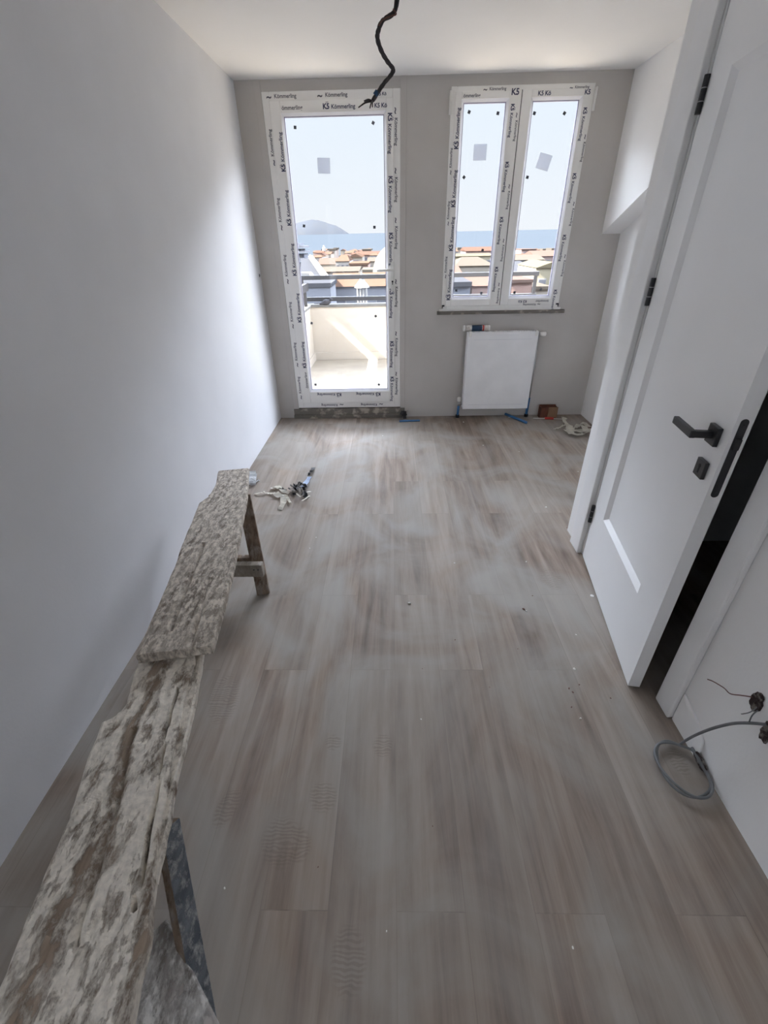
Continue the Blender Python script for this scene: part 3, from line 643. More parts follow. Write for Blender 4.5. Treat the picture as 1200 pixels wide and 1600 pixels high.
# white film by the left wall
t = thing('white_film_scrap', 'crumpled white film scrap against the left wall past the far plank', 'scrap', tuple(fl(394, 750)))
ribbon([fl(395, 737, .03), fl(393, 748, .012), fl(390, 758, .004)], .06, M['paperw'], 'film_strip', None, None, parent=t, seed=2, crump=.03)
ribbon([fl(399, 741, .01), fl(397, 752, .015), fl(396, 760, .004)], .035, M['paperw'], 'film_strip', None, None, parent=t, seed=3, crump=.03)
ribbon([fl(398, 755, .012), fl(403, 751, .006), fl(406, 751, .002)], .02, M['paperw'], 'film_strip', None, None, parent=t, seed=4)
t = thing('paper_scrap', 'torn cream paper strips lying beside the black plastic tangle', 'scrap', tuple(fl(430, 772)))
for i, (ps, w) in enumerate((([(397, 772), (408, 770), (420, 771), (432, 772)], .028), ([(425, 764), (434, 762), (444, 768), (452, 771)], .05), ([(430, 772), (440, 776), (447, 774)], .055), ([(441, 776), (443, 785), (437, 797)], .045), ([(446, 774), (451, 782), (454, 787)], .022))):
    ribbon([fl(x, y, .004+.012*math.sin(k*1.7+i)**2) for k, (x, y) in enumerate(ps)], w, M['paper'], 'paper_strip', None, None, parent=t, seed=i+10, crump=.02)
t = thing('black_plastic_tangle', 'tangle of black plastic film with a pale blue strip on the floor', 'scrap', tuple(fl(467, 772)))
for i in range(11):
    a = R.uniform(0, 2*PI); c_ = fl(468+R.uniform(-9, 11), 771+R.uniform(-8, 9), 0)
    q = [c_+Vector((math.cos(a)*k*.03+R.uniform(-.012, .012), math.sin(a)*k*.03+R.uniform(-.012, .012), R.uniform(.003, .045))) for k in (-1, 0, 1)]
    ribbon(q, R.uniform(.014, .035), M['blackfilm'], 'film_strip', None, None, parent=t, seed=i+30, crump=.03)
ribbon([fl(436, 763, .02), fl(446, 766, .012), fl(458, 763, .03), fl(468, 761, .03)], .02, M['blackfilm'], 'film_strip', None, None, parent=t, seed=50, crump=.03)
for i, (a_, b_) in enumerate((((463, 771), (470, 777)), ((472, 783), (484, 775)), ((476, 770), (486, 768)))):
    ribbon([fl(*a_, .03), fl(*b_, .02)], .016, M['paper'], 'paper_bit', None, None, parent=t, seed=60+i)
ribbon([fl(473, 761, .035), fl(479, 753, .03), fl(484, 745, .02)], .04, M['bluebottle'], 'blue_strip', None, None, parent=t, seed=71, crump=.01)
ribbon([fl(482, 744, .02), fl(487, 737, .025), fl(490, 732, .004)], .03, M['blackfilm'], 'film_strip', None, None, parent=t, seed=72, crump=.03)
# by the balcony door
t = thing('black_rubbish_lump', 'small black crumpled plastic lump by the balcony door corner', 'scrap', (.10, 4.235, 0))
for i in range(8):
    a = R.uniform(0, 6.28); c_ = Vector((.10+R.uniform(-.02, .02), 4.225+R.uniform(-.015, .01), .02))
    ribbon([c_+Vector((math.cos(a)*k*.028, math.sin(a)*k*.02, R.uniform(-.01, .06))) for k in (-1, 0, 1)], .04, M['blackfilm'], 'film_strip', None, None, parent=t, seed=80+i, crump=.02)
def pipe(name, a, c_, r_, label):
    b = nb(); tube(b, [a, c_], r_, 12); o = obj(name, b, M['bluepipe'], smooth=True); rebase(o, (Vector(a)+Vector(c_))/2); return tag(o, label, 'pipe', None)
pipe('blue_pipe_offcut', fl(624, 658, .009), fl(656, 657, .009), .009, 'short blue pipe offcut lying by the balcony door corner')
pipe('blue_pipe_offcut', (1.105, 4.262, .026), (1.262, 4.05, .012), .012, 'longer blue pipe offcut leaning under the radiator')
b = nb(); lathe(b, [(.008, 0), (.014, .003), (.014, .016), (.007, .02)], Matrix.Translation((1.145, 4.235, .0)) @ Matrix.Rotation(.2, 4, 'X'), 12); tag(rebase(obj('bottle_cap', b, M['plastic']), (1.145, 4.235, 0)), 'small white plastic cap beside the longer blue pipe', 'cap')
# brown box
t = thing('cardboard_box', 'small reddish brown open carton against the end wall', 'box', (1.51, 4.235, 0))
b = nb(); bx(b, 1.425, 1.585, 4.205, 4.21, .0, .105); bx(b, 1.425, 1.585, 4.265, 4.27, 0, .115); bx(b, 1.425, 1.43, 4.205, 4.27, 0, .105); bx(b, 1.58, 1.585, 4.205, 4.27, 0, .105); bx(b, 1.425, 1.585, 4.205, 4.27, 0, .004)
wpart('body', b, M['brownbox'], t)
b = nb(); bx(b, -.045, .045, -.002, .002, 0, .10, Matrix.Translation((1.545, 4.198, .008)) @ Matrix.Rotation(-.05, 4, 'X')); wpart('flap', b, M['card'], t)
b = nb(); prism(b, [(1.495, .004), (1.503, .07), (1.52, .09), (1.505, .004)], 'y', 4.192, 4.204); wpart('flap_edge', b, M['card'], t)
t = thing('screwdriver', 'thin white and red screwdriver lying before the brown carton', 'tool', (1.42, 4.165, 0))
b = nb(); tube(b, [(1.36, 4.185, .007), (1.467, 4.165, .012)], .004, 8); wpart('shaft', b, M['plastic'], t)
b = nb(); tube(b, [(1.543, 4.158, .010), (1.67, 4.15, .005)], .003, 8); wpart('tip', b, M['plastic'], t)
b = nb(); tube(b, [(1.465, 4.166, .012), (1.50, 4.162, .013), (1.545, 4.158, .011)], .012, 8); wpart('handle', b, M['red'], t)
t = thing('paper_scrap', 'heap of torn cream paper in the far right corner', 'scrap', (1.66, 4.0, 0))
for i, (ps, w) in enumerate((([(886, 670), (900, 674), (914, 672)], .09), ([(866, 671), (876, 668), (884, 664)], .03), ([(880, 654), (884, 663), (888, 671)], .04), ([(884, 672), (896, 679), (910, 679)], .07), ([(888, 666), (898, 669), (903, 663)], .04), ([(902, 668), (912, 662), (921, 668)], .05), ([(908, 678), (918, 676), (922, 670)], .04), ([(878, 652), (885, 655)], .05), ([(884, 662), (893, 670), (889, 676)], .06), ([(906, 664), (914, 670), (917, 676)], .07))):
    ribbon([fl(x, y, .005+.02*math.sin(k*1.9+i)**2) for k, (x, y) in enumerate(ps)], w, M['paper'], 'paper_strip', None, None, parent=t, seed=i+110, crump=.03)

# crumbs
def crumb(px, py, s, m, label, grp, seed):
    b = nb(); bmesh.ops.create_icosphere(b, subdivisions=1, radius=s)
    for vv in b.verts: vv.co *= 1+.35*nz(vv.co/s, 1.3, seed)
    bmesh.ops.scale(b, verts=b.verts, vec=(1.3, .9, .55)); o = obj('plaster_crumb' if m is M['crumb'] else 'brown_crumb', b, m)
    p = fl(px, py); o.location = (p.x, p.y, s*.45); o.rotation_euler = (0, 0, seed); tag(o, label, 'crumb', grp)
for i, (x, y, s) in enumerate(((640, 943, .007), (494, 840, .004), (484, 857, .004), (710, 880, .004), (822, 878, .004), (724, 660, .008), (755, 696, .004), (598, 681, .004), (811, 706, .004), (903, 737, .004), (853, 793, .006), (897, 1046, .006), (900, 992, .003), (907, 1123, .004), (895, 1481, .003), (658, 1124, .003), (822, 955, .004), (604, 1455, .002), (351, 1388, .003))):
    crumb(x, y, s, M['crumb'], 'tiny white plaster crumb on the plank floor', 'white plaster crumbs on the floor', i)
for i, (x, y, s) in enumerate(((818, 952, .006), (832, 931, .003), (889, 1076, .004), (895, 1082, .004), (905, 1070, .003), (893, 1105, .003), (954, 1091, .003), (809, 1014, .002), (711, 1000, .003), (765, 1074, .002), (886, 825, .004), (497, 1355, .002), (676, 1291, .002), (660, 1045, .002))):
    crumb(x, y, s, M['dirt'], 'tiny dark brown dirt crumb on the plank floor', 'dark crumbs on the floor', i+40)
b = nb(); p = fl(925, 931)
lathe(b, [(.0085, 0), (.0085, .0018), (.004, .0018), (.004, .0004)], Matrix.Translation(p), 16); tag(rebase(obj('plastic_washer', b, M['plastic']), p), 'round white plastic washer on the floor by the open door', 'washer')

# ------------------------------------------------------------------ trestle and planks
def plank(name, left, right, zt, th, m, parent, ns=150, ntt=22, rough=.004, cracks=(), seed=1, crust=0, bare=()):
    """left/right: lists of (x,y) from the far end to the near end"""
    def samp(P, s):
        L_ = [0]
        for a, c_ in zip(P, P[1:]): L_.append(L_[-1]+(Vector(c_)-Vector(a)).length)
        d = s*L_[-1]
        for i in range(len(P)-1):
            if d <= L_[i+1] or i == len(P)-2:
                f = (d-L_[i])/(L_[i+1]-L_[i]); return Vector(P[i]).lerp(Vector(P[i+1]), f)
    b = nb(); top = []; bot = []; lay = b.verts.layers.float.new('bare')
    for i in range(ns+1):
        s = i/ns; l = samp(left, s); r_ = samp(right, s); rt = []; rb = []
        l = l+Vector((.004*nz((s*14, 0, seed), 1, seed), 0)); r_ = r_+Vector((.003*nz((s*17, 5, seed), 1, seed), 0))
        for j in range(ntt+1):
            u_ = j/ntt; p = l.lerp(r_, u_)
            z = zt + rough*nz((p.x*22, p.y*5, 0), 1, seed) + rough*.5*nz((p.x*70, p.y*40, 0), 1, seed)
            if crust:
                k = nz((p.x*9, p.y*6, 3), 1, seed+2)+.35*nz((p.x*40, p.y*30, 3), 1, seed+2); z += crust*max(0, min(1, (k+.02)*6))
            for (s0, s1, uu, wd, dp) in cracks:
                if s0 <= s <= s1:
                    du = abs(u_-(uu+.03*math.sin(s*9+seed)+.012*nz((s*30, 1, seed), 1, 3)))
                    if du < wd: z -= dp*(1-du/wd)
            if j in (0, ntt): z -= .004
            if i in (0, ns): p = p+Vector((0, .004*nz((u_*9, i, seed), 1, seed)))
            vtx = b.verts.new((p.x, p.y, z)); bv = 0
            for (s0, s1, uu, wd) in bare:
                if s0 <= s <= s1: bv = max(bv, max(0, 1-abs(u_-(uu+.04*math.sin(s*9+seed)))/wd)*min(1, (s-s0)*12, (s1-s)*12))
            vtx[lay] = min(1, bv*1.5); rt.append(vtx); rb.append(b.verts.new((p.x, p.y, zt-th)))
        top.append(rt); bot.append(rb)
    for i in range(ns):
        for j in range(ntt):
            b.faces.new((top[i][j], top[i][j+1], top[i+1][j+1], top[i+1][j])); b.faces.new((bot[i][j], bot[i+1][j], bot[i+1][j+1], bot[i][j+1]))
        b.faces.new((top[i][0], top[i+1][0], bot[i+1][0], bot[i][0])); b.faces.new((top[i][-1], bot[i][-1], bot[i+1][-1], top[i+1][-1]))
    for j in range(ntt):
        b.faces.new((top[0][j], bot[0][j], bot[0][j+1], top[0][j+1])); b.faces.new((top[-1][j], top[-1][j+1], bot[-1][j+1], bot[-1][j]))
    o = wpart(name, b, m, parent) if parent else obj(name, b, m)
    return o
def beam(bm, a, c_, w, t_, side=(1, 0, 0)):
    a = Vector(a); c_ = Vector(c_); d = (c_-a); L_ = d.length; d.normalize(); s_ = Vector(side); s_ = (s_-d*s_.dot(d)).normalized(); n_ = d.cross(s_)
    m_ = Matrix(((s_.x, n_.x, d.x, a.x), (s_.y, n_.y, d.y, a.y), (s_.z, n_.z, d.z, a.z), (0, 0, 0, 1)))
    vs = bx(bm, -w/2, w/2, -t_/2, t_/2, 0, L_, m_); return vs
ZT = .50
def pz(L_, z=ZT): return [tuple(onZ(x, y, z))[:2] for x, y in L_]
t = thing('trestle_bench', 'weathered long plank bench on timber legs along the left wall', 'trestle bench', (-.72, 1.75, 0))
plank('plank', pz([(341, 736), (336, 757), (326, 775), (311, 785), (300, 815), (283, 855), (264, 905), (240, 960), (212, 1024)]),
      pz([(388, 731), (386, 765), (380, 800), (373, 840), (362, 890), (350, 940), (340, 975), (330, 1008)]), ZT, .034, M['plankA'], t, ns=200, ntt=26, rough=.0018, cracks=((.55, .93, .36, .030, .022), (.74, 1.0, .70, .026, .02)), seed=4)
b = nb(); beam(b, (-.655, 1.685, 0), (-.725, 1.87, ZT-.036), .062, .036, (1, .25, 0)); wpart('leg', b, M['oldwood'], t, bevel=.003)
b = nb(); beam(b, (-.93, 1.685, 0), (-.86, 1.87, ZT-.036), .062, .036, (1, .25, 0)); wpart('leg', b, M['oldwood'], t, bevel=.003)
b = nb(); bx(b, -.96, -.625, 1.650, 1.684, .135, .205); wpart('crossbar', b, M['greywood'], t, bevel=.003)
b = nb(); bx(b, -.93, -.70, 1.735, 1.765, .145, .185); wpart('rear_crossbar', b, M['oldwood'], t, bevel=.003)
b = nb(); beam(b, (-.76, 1.82, .445), (-.84, 1.82, .445), .05, .03, (0, 0, 1)); wpart('cleat', b, M['oldwood'], t)
for x in (-.665, -.645):
    b = nb(); lathe(b, [(.003, 0), (.003, .003)], Matrix.Translation((x, 1.650, .18)) @ Matrix.Rotation(PI/2, 4, 'X'), 8); wpart('nail', b, M['black'], t)

ZN = .450
t = thing('trestle_bench', 'plank bench thickly crusted with plaster in the near left corner', 'trestle bench', (-.5, .3, 0))
plank('plank', pz([(226, 1016), (212, 1050), (196, 1100), (180, 1120), (160, 1130), (140, 1180), (95, 1310), (40, 1430), (0, 1535), (-60, 1680), (-150, 1900)], ZN),
      pz([(300, 1003), (305, 1035), (292, 1070), (284, 1110), (264, 1210), (250, 1290), (238, 1370), (228, 1470), (208, 1560), (190, 1640), (140, 1800)], ZN), ZN, .036, M['plankB'], t, ns=240, ntt=34, rough=.004, cracks=((.30, .75, .46, .045, .016), (.18, .72, .88, .016, .025)), seed=9, crust=.006, bare=((.02, .24, .40, .26), (.15, .66, .42, .12), (.5, 1, .30, .13), (.55, .98, .99, .07)))
plank('split_strip', pz([(300, 1012), (290, 1075), (285, 1110), (262, 1215), (248, 1300), (240, 1370)], ZN-.012), pz([(318, 1012), (308, 1075), (296, 1135), (278, 1200), (266, 1270), (243, 1375)], ZN-.012), ZN-.012, .022, M['plankB'], t, ns=90, ntt=6, rough=.003, seed=12)
b = nb(); beam(b, (-.375, .155, 0), (-.502, .470, ZN-.036), .022, .052, (1, -.35, 0)); lg = wpart('leg', b, M['bluewood'], t, bevel=.003)
lg.data.materials.append(M['oldwood']); lg['label'] = 'leg with blue-grey paint on one face'
for pf in lg.data.polygons:
    if pf.normal.x < .5: pf.material_index = 1
b = nb(); beam(b, (-.74, .15, 0), (-.66, .48, ZN-.036), .058, .034, (1, -.2, 0)); wpart('leg', b, M['oldwood'], t, bevel=.003)
b = nb(); beam(b, onZ(218, 1475, .25), onZ(305, 1660, .15), .115, .024, (1, .5, 0)); wpart('crossbar', b, M['whitewood'], t, bevel=.004)

# ------------------------------------------------------------------ balcony
BZ, PYI, BXL, BT = -.05, 7.10, -1.2, .69
def st(name, b, m, label, cat, **k): return struct(name, b, m, label, cat, **k)
b = nb(); bx(b, -1.35, 4.2, YO, PYI+.15, BZ-.2, BZ); st('floor_balcony', b, M['balcfloor'], 'pale dusty balcony floor outside the glass door', 'balcony floor')
b = nb(); bx(b, -1.35, 4.2, PYI, PYI+.15, BZ, BT); st('wall_balcony_front', b, M['render'], 'cream balcony parapet facing the sea', 'parapet')
b = nb(); bx(b, -1.35, BXL, YO, PYI, BZ, BT); st('wall_balcony_left', b, M['render'], 'cream side parapet at the left of the balcony', 'parapet')
b = nb(); bx(b, BXL, 4.2, PYI-.02, PYI, BZ, .06); bx(b, BXL, BXL+.02, YO, PYI-.02, BZ, .06); st('trim_10', b, M['render'], 'low skirting at the foot of the balcony parapet', 'skirting', bevel=.004)
b = nb(); bx(b, -1.37, 4.2, PYI-.02, PYI+.17, BT, BT+.035); bx(b, -1.37, BXL+.02, YO, PYI-.02, BT, BT+.035); st('trim_11', b, M['coping'], 'white coping on top of the balcony parapet', 'coping', bevel=.006)
t = thing('balcony_railing', 'grey metal double railing above the balcony parapet', 'railing', (0, PYI+.08, BT+.035))
b = nb(); bx(b, -1.32, 2.08, PYI+.05, PYI+.10, 1.045, 1.10); wpart('top_rail', b, M['rail'], t, bevel=.005)
b = nb(); bx(b, -1.32, 2.08, PYI+.05, PYI+.10, .765, .82); wpart('lower_rail', b, M['rail'], t, bevel=.005)
for x in (-1.30, 2.04):
    b = nb(); bx(b, x-.02, x+.02, PYI+.055, PYI+.095, BT+.035, 1.05); wpart('post', b, M['rail'], t)
t = thing('side_railing', 'grey side rail over the left balcony parapet', 'railing', (-1.29, 5.8, BT+.035))
b = nb(); bx(b, -1.25, -1.20, YO+.01, PYI, .915, 1.01); wpart('rail', b, M['rail'], t)
for y in (4.9, 5.9, 6.9):
    b = nb(); bx(b, -1.245, -1.205, y-.02, y+.02, BT+.035, .92); wpart('post', b, M['rail'], t)
t = thing('pigeon', 'grey pigeon resting on the balcony coping', 'bird', tuple(onY(508, 473, PYI+.0)))
b = nb()
lathe(b, [(.004, -.085), (.022, -.05), (.040, -.005), (.042, .03), (.026, .065), (.016, .08)], Matrix.Rotation(math.radians(78), 4, 'Y'), 14)
vs0 = len(b.verts); bmesh.ops.create_uvsphere(b, u_segments=10, v_segments=8, radius=.022, matrix=Matrix.Translation((.088, 0, .045)))
bx(b, -.16, -.07, -.018, .018, -.012, -.004)
obj('body', b, M['birch'], t, smooth=True)
b = nb(); lathe(b, [(.007, 0), (.001, .018)], Matrix.Translation((.106, 0, .043)) @ Matrix.Rotation(PI/2, 4, 'Y'), 8); obj('beak', b, M['black'], t)
# unseen slab added out of view to throw the shade on the parapet
b = nb(); bx(b, -6.5, -2.6, 6.70, 7.3, 3.6, 3.75); struct('trim_12', b, M['coping'], 'unseen slab on the left outside, added to shade the parapet', 'shade blocker')
b = nb(); bx(b, -6.5, XL-.15, YO-.2, YO, -3, 2.6); bx(b, -6.5, -6.3, YO, 7.1, -3, 3.6)
struct('wall_outside_left', b, M['render'], 'outer wall of the building left of the balcony', 'wall')

# ------------------------------------------------------------------ the town and the sea
def hz(px, py, Y): return onY(px, py, Y)
def zg(Y): return -15 + (Y-10)/(420-10)*(1.5)
M['ground'] = mat('street ground', (.02, .018, .016), .95, scale=.05)
M['sea'] = mat('calm pale blue sea', (.038, .047, .059), .9, spec=.0, col2=(.041, .050, .062), scale=.004, stretch=(1, 4, 1))
M['island'] = mat('hill with painted haze', (.044, .050, .062), .95, spec=0, col2=(.047, .052, .061), scale=.01)  # distance haze is mixed into the hill's base colour
hc = {'cream': (.46, .40, .32), 'white': (.52, .50, .48), 'pink': (.46, .30, .26), 'grey': (.28, .30, .36), 'yellow': (.50, .44, .28), 'tan': (.40, .34, .28),
      'red': (.42, .20, .13), 'orange': (.48, .27, .17), 'beige': (.38, .32, .26), 'slate': (.22, .24, .30), 'salmon': (.50, .30, .24), 'whiter': (.60, .58, .55), 'dark': (.12, .13, .17)}
for k, c_ in hc.items():
    M['r_'+k] = mat('town roof '+k, tuple((x*.72+.32*.28)*.20 for x in c_), .95, scale=.6, spec=0)
    M['h_'+k] = mat('town '+k, tuple((x*.8+.35*.2)*.55 for x in c_), .85, scale=.6)
b = nb(); g = [b.verts.new(p) for p in ((-120, 9, -15), (160, 9, -15), (500, 425, zg(420)), (-400, 425, zg(420)))]; b.faces.new(g)
o = obj('ground_outside', b, M['ground']); tag(o, 'low ground under the seaside town', 'ground', kind='structure')
seaY0, seaY1 = 421, 6500
zn = zg(420)+.3; zf = hz(600, 364, seaY1).z
b = nb()
n = 12; rows = []
for i in range(n+1):
    y = seaY0*(seaY1/seaY0)**(i/n); z = zn+(zf-zn)*(y-seaY0)/(seaY1-seaY0); rows.append([b.verts.new((x*y*1.3, y, z)) for x in (-1, 0, 1)])
for a, c_ in zip(rows, rows[1:]):
    for j in range(2): b.faces.new((a[j], a[j+1], c_[j+1], c_[j]))
tag(obj('sea', b, M['sea']), 'calm pale blue sea beyond the town', 'sea', kind='structure')
# island
b = nb(); Yi = 6000; prof = [(440, 357), (450, 352), (463, 349), (475, 345.5), (487, 343), (497, 344), (507, 347), (516, 350), (525, 352.5), (532, 356.5), (539, 361), (547, 366.5)]
fr_, mid_, bk_ = [], [], []
for px, py in prof:
    p = hz(px, py, Yi); base = hz(px, 367, Yi); fr_.append(b.verts.new((p.x, Yi-250, base.z-10))); mid_.append(b.verts.new(p)); bk_.append(b.verts.new((p.x, Yi+400, base.z-10)))
for A, B in ((fr_, mid_), (mid_, bk_)):
    for i in range(len(A)-1): b.faces.new((A[i], A[i+1], B[i+1], B[i]))
o = obj('island', b, M['island'], smooth=True); tag(o, 'low hilly island on the sea horizon seen through the balcony door', 'island'); rebase(o, hz(490, 358, Yi))

BOXES = []
def house(px0, px1, ptop, pe, D, depth, roof, wc, rc, label, grp=None, wins=0, name='house', zb=None, rows_=1, parapet=False):
    """roof: gable (ridge along x), hip, flat, gfront (gable facing us)"""
    for _k in range(40):
        A = hz(px0, pe, D); B = hz(px1, pe, D); o_ = .04*(B.x-A.x)
        q_ = (A.x-o_, B.x+o_, D-depth*.06-.3, D+depth*1.06)
        if not any(q_[0] < r_[1] and q_[1] > r_[0] and q_[2] < r_[3] and q_[3] > r_[2] for r_ in BOXES): break
        D += 2.5 if depth < 8 else 4
    BOXES.append(q_)
    tp = hz((px0+px1)/2, ptop, D)
    x0, x1 = A.x, B.x; ze = (A.z+B.z)/2; zr = tp.z; zb = zb if zb is not None else zg(D)-.5
    t_ = thing(name, label, 'building', ((x0+x1)/2, D+depth/2, zb), grp)
    b = nb(); bx(b, x0, x1, D, D+depth, zb, ze); wpart('wall', b, M['h_'+wc], t_)
    ov = .03*(x1-x0); b = nb(); y0_, y1_ = D-.04*depth, D+depth*1.04
    if roof == 'gable':
        ym_ = D+depth/2; zr2 = zr
        prism(b, [(y0_, ze), (ym_, zr2), (y1_, ze)], 'x', x0-ov, x1+ov)
    elif roof == 'gfront': prism(b, [(x0-ov, ze), ((x0+x1)/2, zr), (x1+ov, ze)], 'y', y0_, y1_)
    elif roof == 'hip':
        q = [b.verts.new(p) for p in ((x0-ov, y0_, ze), (x1+ov, y0_, ze), (x1+ov, y1_, ze), (x0-ov, y1_, ze))]
        w = (x1-x0)*.28; r1 = b.verts.new((x0+w, D+depth/2, zr)); r2 = b.verts.new((x1-w, D+depth/2, zr))
        b.faces.new(q); b.faces.new((q[0], q[1], r2, r1)); b.faces.new((q[1], q[2], r2)); b.faces.new((q[2], q[3], r1, r2)); b.faces.new((q[3], q[0], r1))
    else: bx(b, x0-ov, x1+ov, y0_, y1_, ze, max(zr, ze+.2))
    wpart('roof', b, M['r_'+rc], t_)
    H = min(ze-zb, 3.0*rows_)
    for r_ in range(rows_):
        for k in range(wins):
            xc = x0+(x1-x0)*(k+.5)/wins; ww = (x1-x0)/wins*.27; zc_ = ze-H/rows_*(r_+.5)-.1; hh = min(.7, H/rows_*.28)
            b = nb(); bx(b, xc-ww, xc+ww, D-.12, D, zc_-hh, zc_+hh); wf = wpart('window_frame', b, M['h_white'], t_)
            b = nb(); bx(b, xc-ww*.85, xc+ww*.85, D-.16, D-.10, zc_-hh*.85, zc_+hh*.85); wpart('pane', b, M['h_dark'], wf)
    return t_
# seen through the balcony door
house(515, 612, 431, 447, 42, 9, 'gable', 'grey', 'orange', 'grey house with a long orange roof below the balcony railing', wins=3)
house(440, 516, 444, 449, 27, 2.6, 'flat', 'grey', 'slate', 'flat-roofed blue-grey attic block at the left of the balcony view', wins=0)
house(524, 546, 399, 408, 150, 14, 'hip', 'white', 'orange', 'orange hip-roofed house in the middle of the balcony view', wins=3)
house(546, 575, 411, 414, 120, 12, 'flat', 'salmon', 'orange', 'salmon pink flat block left of the white dome', wins=2)
house(497, 526, 404, 413, 140, 12, 'gable', 'cream', 'salmon', 'cream house with a salmon roof beside the orange hip roof', wins=2)
house(545, 566, 396, 402, 190, 16, 'gfront', 'cream', 'orange', 'cream gabled house just behind the salmon block', wins=1)
house(556, 606, 393, 398, 230, 20, 'gable', 'pink', 'red', 'long red-roofed row near the shore in the balcony view', wins=5)
house(566, 580, 389, 391, 260, 16, 'flat', 'tan', 'beige', 'small flat tan block on the skyline of the balcony view', wins=2)
house(574, 600, 403, 408, 135, 12, 'gable', 'cream', 'beige', 'cream house with beige roof left of the dome edge', wins=3)
house(500, 560, 419, 424, 75, 10, 'gable', 'tan', 'beige', 'low tan building behind the top railing', wins=4)
house(562, 606, 421, 425, 80, 8, 'flat', 'yellow', 'cream', 'pale yellow block at the foot of the white dome', wins=2)
house(582, 625, 440, 449, 34, 7, 'hip', 'yellow', 'whiter', 'pale yellow villa with a white hipped roof at lower right of the balcony view', wins=2)
# grey modern block with stacked balconies
t = thing('apartment_block', 'grey modern apartment block with stacked balconies at left of the balcony view', 'building', (hz(455, 430, 60).x, 62, zg(60)))
for k, (pa, pt, pb_) in enumerate(((474, 380, 388), (476, 389, 396), (481, 397, 409), (483, 411, 423))):
    A = hz(430, pb_, 60); B = hz(pa, pt, 60)
    b = nb(); bx(b, A.x, B.x, 60, 64, A.z, A.z+(B.z-A.z)*.45); bx(b, A.x, B.x-.6, 60.9, 64, A.z, B.z); wpart('balcony_floor', b, M['h_slate'], t)
    b = nb(); bx(b, A.x, B.x-.9, 60.85, 60.95, A.z+(B.z-A.z)*.45, B.z-.15); wpart('window_band', b, M['h_white'], t)
A = hz(430, 424, 60); B = hz(483, 424, 60); b = nb(); bx(b, A.x, B.x, 61, 68, zg(60), A.z); wpart('wall', b, M['h_grey'], t)
# sloping attic parapet of the neighbour
t = thing('attic_roof', 'blue-grey sloping attic roof with a white gable edge beside the flat grey block', 'building', tuple(hz(490, 455, 26)))
P = [hz(470, 404, 46), hz(484, 404, 46), hz(512, 444, 30), hz(470, 444, 30)]
b = nb(); vs = [b.verts.new(p) for p in P]+[b.verts.new(p-Vector((0, 0, 1.2))) for p in P]
for f in ((0, 1, 2, 3), (7, 6, 5, 4), (0, 4, 5, 1), (1, 5, 6, 2), (2, 6, 7, 3), (3, 7, 4, 0)): b.faces.new([vs[i] for i in f])
wpart('roof_slab', b, M['r_slate'], t)
b = nb(); tube(b, [P[1]+Vector((.1, 0, .1)), P[2]+Vector((.1, 0, .1))], .22, 6); wpart('gable_edge', b, M['h_whiter'], t)
b = nb(); tube(b, [hz(472, 440, 29.8), hz(492, 440, 29.8), hz(486, 428, 33), hz(472, 428, 33)], .12, 6); wpart('skylight_frame', b, M['h_whiter'], t)
# tower
t = thing('minaret', 'slender pale tower rising above the red roofs near the shore', 'tower', tuple(hz(507, 402, 300)))
A = hz(504.5, 402, 300); B = hz(509, 388, 300); r_ = (B.x-A.x)/2
b = nb(); lathe(b, [(r_*1.6, A.z-4), (r_*1.5, A.z+1), (r_, A.z+1.5), (r_, B.z), (r_*.15, B.z+1.6)], Matrix.Translation(((A.x+B.x)/2, 300, 0)), 10); wpart('shaft', b, M['h_whiter'], t)
b = nb(); bx(b, (A.x+B.x)/2+r_, (A.x+B.x)/2+r_*2.4, 301, 304, A.z-4, B.z-1.5); wpart('annex', b, M['h_pink'], t)
# white dome
t = thing('dome_roof', 'large white domed roof at the right edge of the balcony door view', 'building', tuple(hz(612, 432, 70)))
c0 = hz(613, 430, 72); rr = c0.x-hz(577, 430, 72).x; topz = hz(606, 400, 72).z
b = nb(); lathe(b, [(rr*math.cos(a), (topz-c0.z+1.5)*math.sin(a)) for a in [i*PI/2/10 for i in range(10)]]+[(.02, topz-c0.z+1.5)], Matrix.Translation(c0+Vector((rr*.15, 0, 0))), 28); wpart('dome', b, M['r_whiter'], t, smooth=True)
b = nb(); lathe(b, [(rr*1.0, -9), (rr*1.0, 0)], Matrix.Translation(c0+Vector((rr*.15, 0, 0))), 28); wpart('drum', b, M['h_cream'], t)
# gazebo
t = thing('gazebo', 'small white columned roof pavilion beside the yellow villa', 'pavilion', tuple(hz(566, 468, 32)))
g0 = hz(566, 468, 32); g1 = hz(557, 450, 32)
w = g0.x-g1.x
for sx in (-1, -.33, .33, 1):
    for dy in (0, w*1.6):
        b = nb(); tube(b, [(g0.x+sx*w*.8, 32+dy, g0.z-1.5), (g0.x+sx*w*.8, 32+dy, g1.z)], .055, 8); wpart('column', b, M['h_whiter'], t)
b = nb(); lathe(b, [(w*1.45, 0), (w*1.3, .12), (w*.5, .42), (.05, .85)], Matrix.Translation((g0.x, 32+w*.8, g1.z)), 8); wpart('roof', b, M['h_whiter'], t)
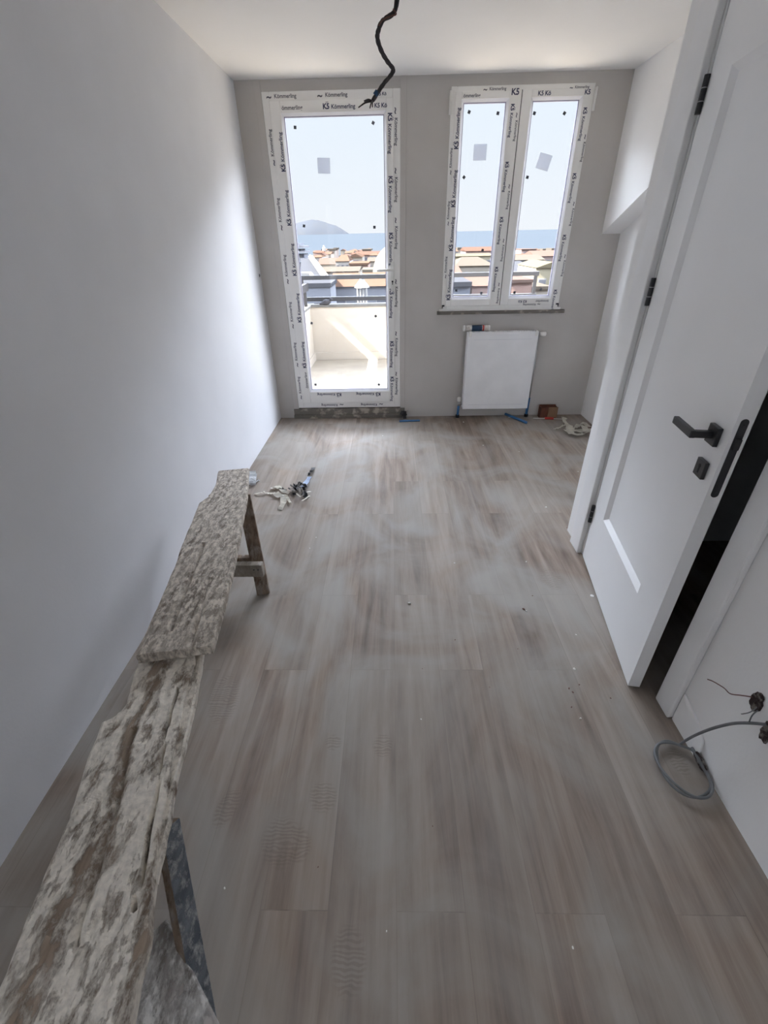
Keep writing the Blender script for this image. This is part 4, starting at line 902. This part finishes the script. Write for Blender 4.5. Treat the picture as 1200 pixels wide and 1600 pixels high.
# seen through the window
house(712, 772, 403, 415, 85, 12, 'hip', 'cream', 'beige', 'big cream house with a beige hipped roof in the left window leaf', wins=5)
house(700, 770, 397, 400, 130, 14, 'gable', 'yellow', 'yellow', 'long pale yellow building behind the beige roofed house', wins=6)
house(728, 775, 386, 392, 210, 16, 'gable', 'pink', 'red', 'red roofed row near the shore in the left window leaf', wins=5)
house(697, 722, 418, 428, 55, 8, 'gable', 'pink', 'salmon', 'pink roofed cottage at the lower left of the window', wins=2)
house(700, 735, 440, 447, 32, 8, 'flat', 'slate', 'slate', 'grey metal shed roof below the rail in the left window leaf', wins=0)
house(738, 785, 438, 446, 34, 7, 'gable', 'pink', 'salmon', 'rose coloured terrace house low in the left window leaf', wins=2)
house(800, 836, 410, 424, 60, 9, 'hip', 'white', 'slate', 'white house with a grey mansard roof in the right window leaf', wins=2)
house(795, 850, 399, 406, 120, 12, 'gable', 'grey', 'tan', 'grey long building crossing the right window leaf', wins=5)
house(815, 838, 389, 390, 200, 14, 'flat', 'pink', 'pink', 'square pink block on the skyline of the right window leaf', wins=3)
house(836, 878, 392, 400, 140, 12, 'gable', 'pink', 'salmon', 'salmon roofed house at the right of the window view', wins=3)
house(838, 885, 409, 418, 48, 7, 'gfront', 'yellow', 'yellow', 'yellow gabled house at the right edge of the window view', wins=2, rows_=1)
house(795, 832, 437, 441, 38, 9, 'flat', 'salmon', 'pink', 'flat salmon roof terrace low in the right window leaf', wins=0)
house(818, 858, 447, 452, 30, 8, 'flat', 'cream', 'beige', 'cream balustraded terrace at the lower right of the window view', wins=3)
# filler houses toward the shore
cols = [('cream', 'orange', 'gable'), ('pink', 'red', 'hip'), ('white', 'orange', 'hip'), ('tan', 'beige', 'flat'), ('cream', 'salmon', 'gfront')]
for i in range(54):
    D = R.uniform(150, 400); side = i % 2
    px = R.uniform(488, 606) if side == 0 else R.uniform(700, 870)
    wc, rc, rk = cols[i % 5]; w = 2500/D*R.uniform(.8, 1.3); pe = 384+3000/D*R.uniform(.75, 1.0)
    lab = {'gable': 'small cream house with a tiled gable roof in the distant shore town', 'hip': 'small pale house with a red or orange hipped roof in the distant shore town', 'flat': 'small flat-roofed tan house in the distant shore town', 'gfront': 'small cream house with its salmon gable facing us in the shore town'}[rk]
    house(px-w/2, px+w/2, pe-R.uniform(2.0, 3.5), pe, D, R.uniform(8, 14), rk, wc, rc, lab, {'gable': 'distant gable-roofed houses', 'hip': 'distant hip-roofed houses', 'flat': 'distant flat-roofed houses', 'gfront': 'distant salmon-gabled houses'}[rk], wins=2 if D < 220 else 0)
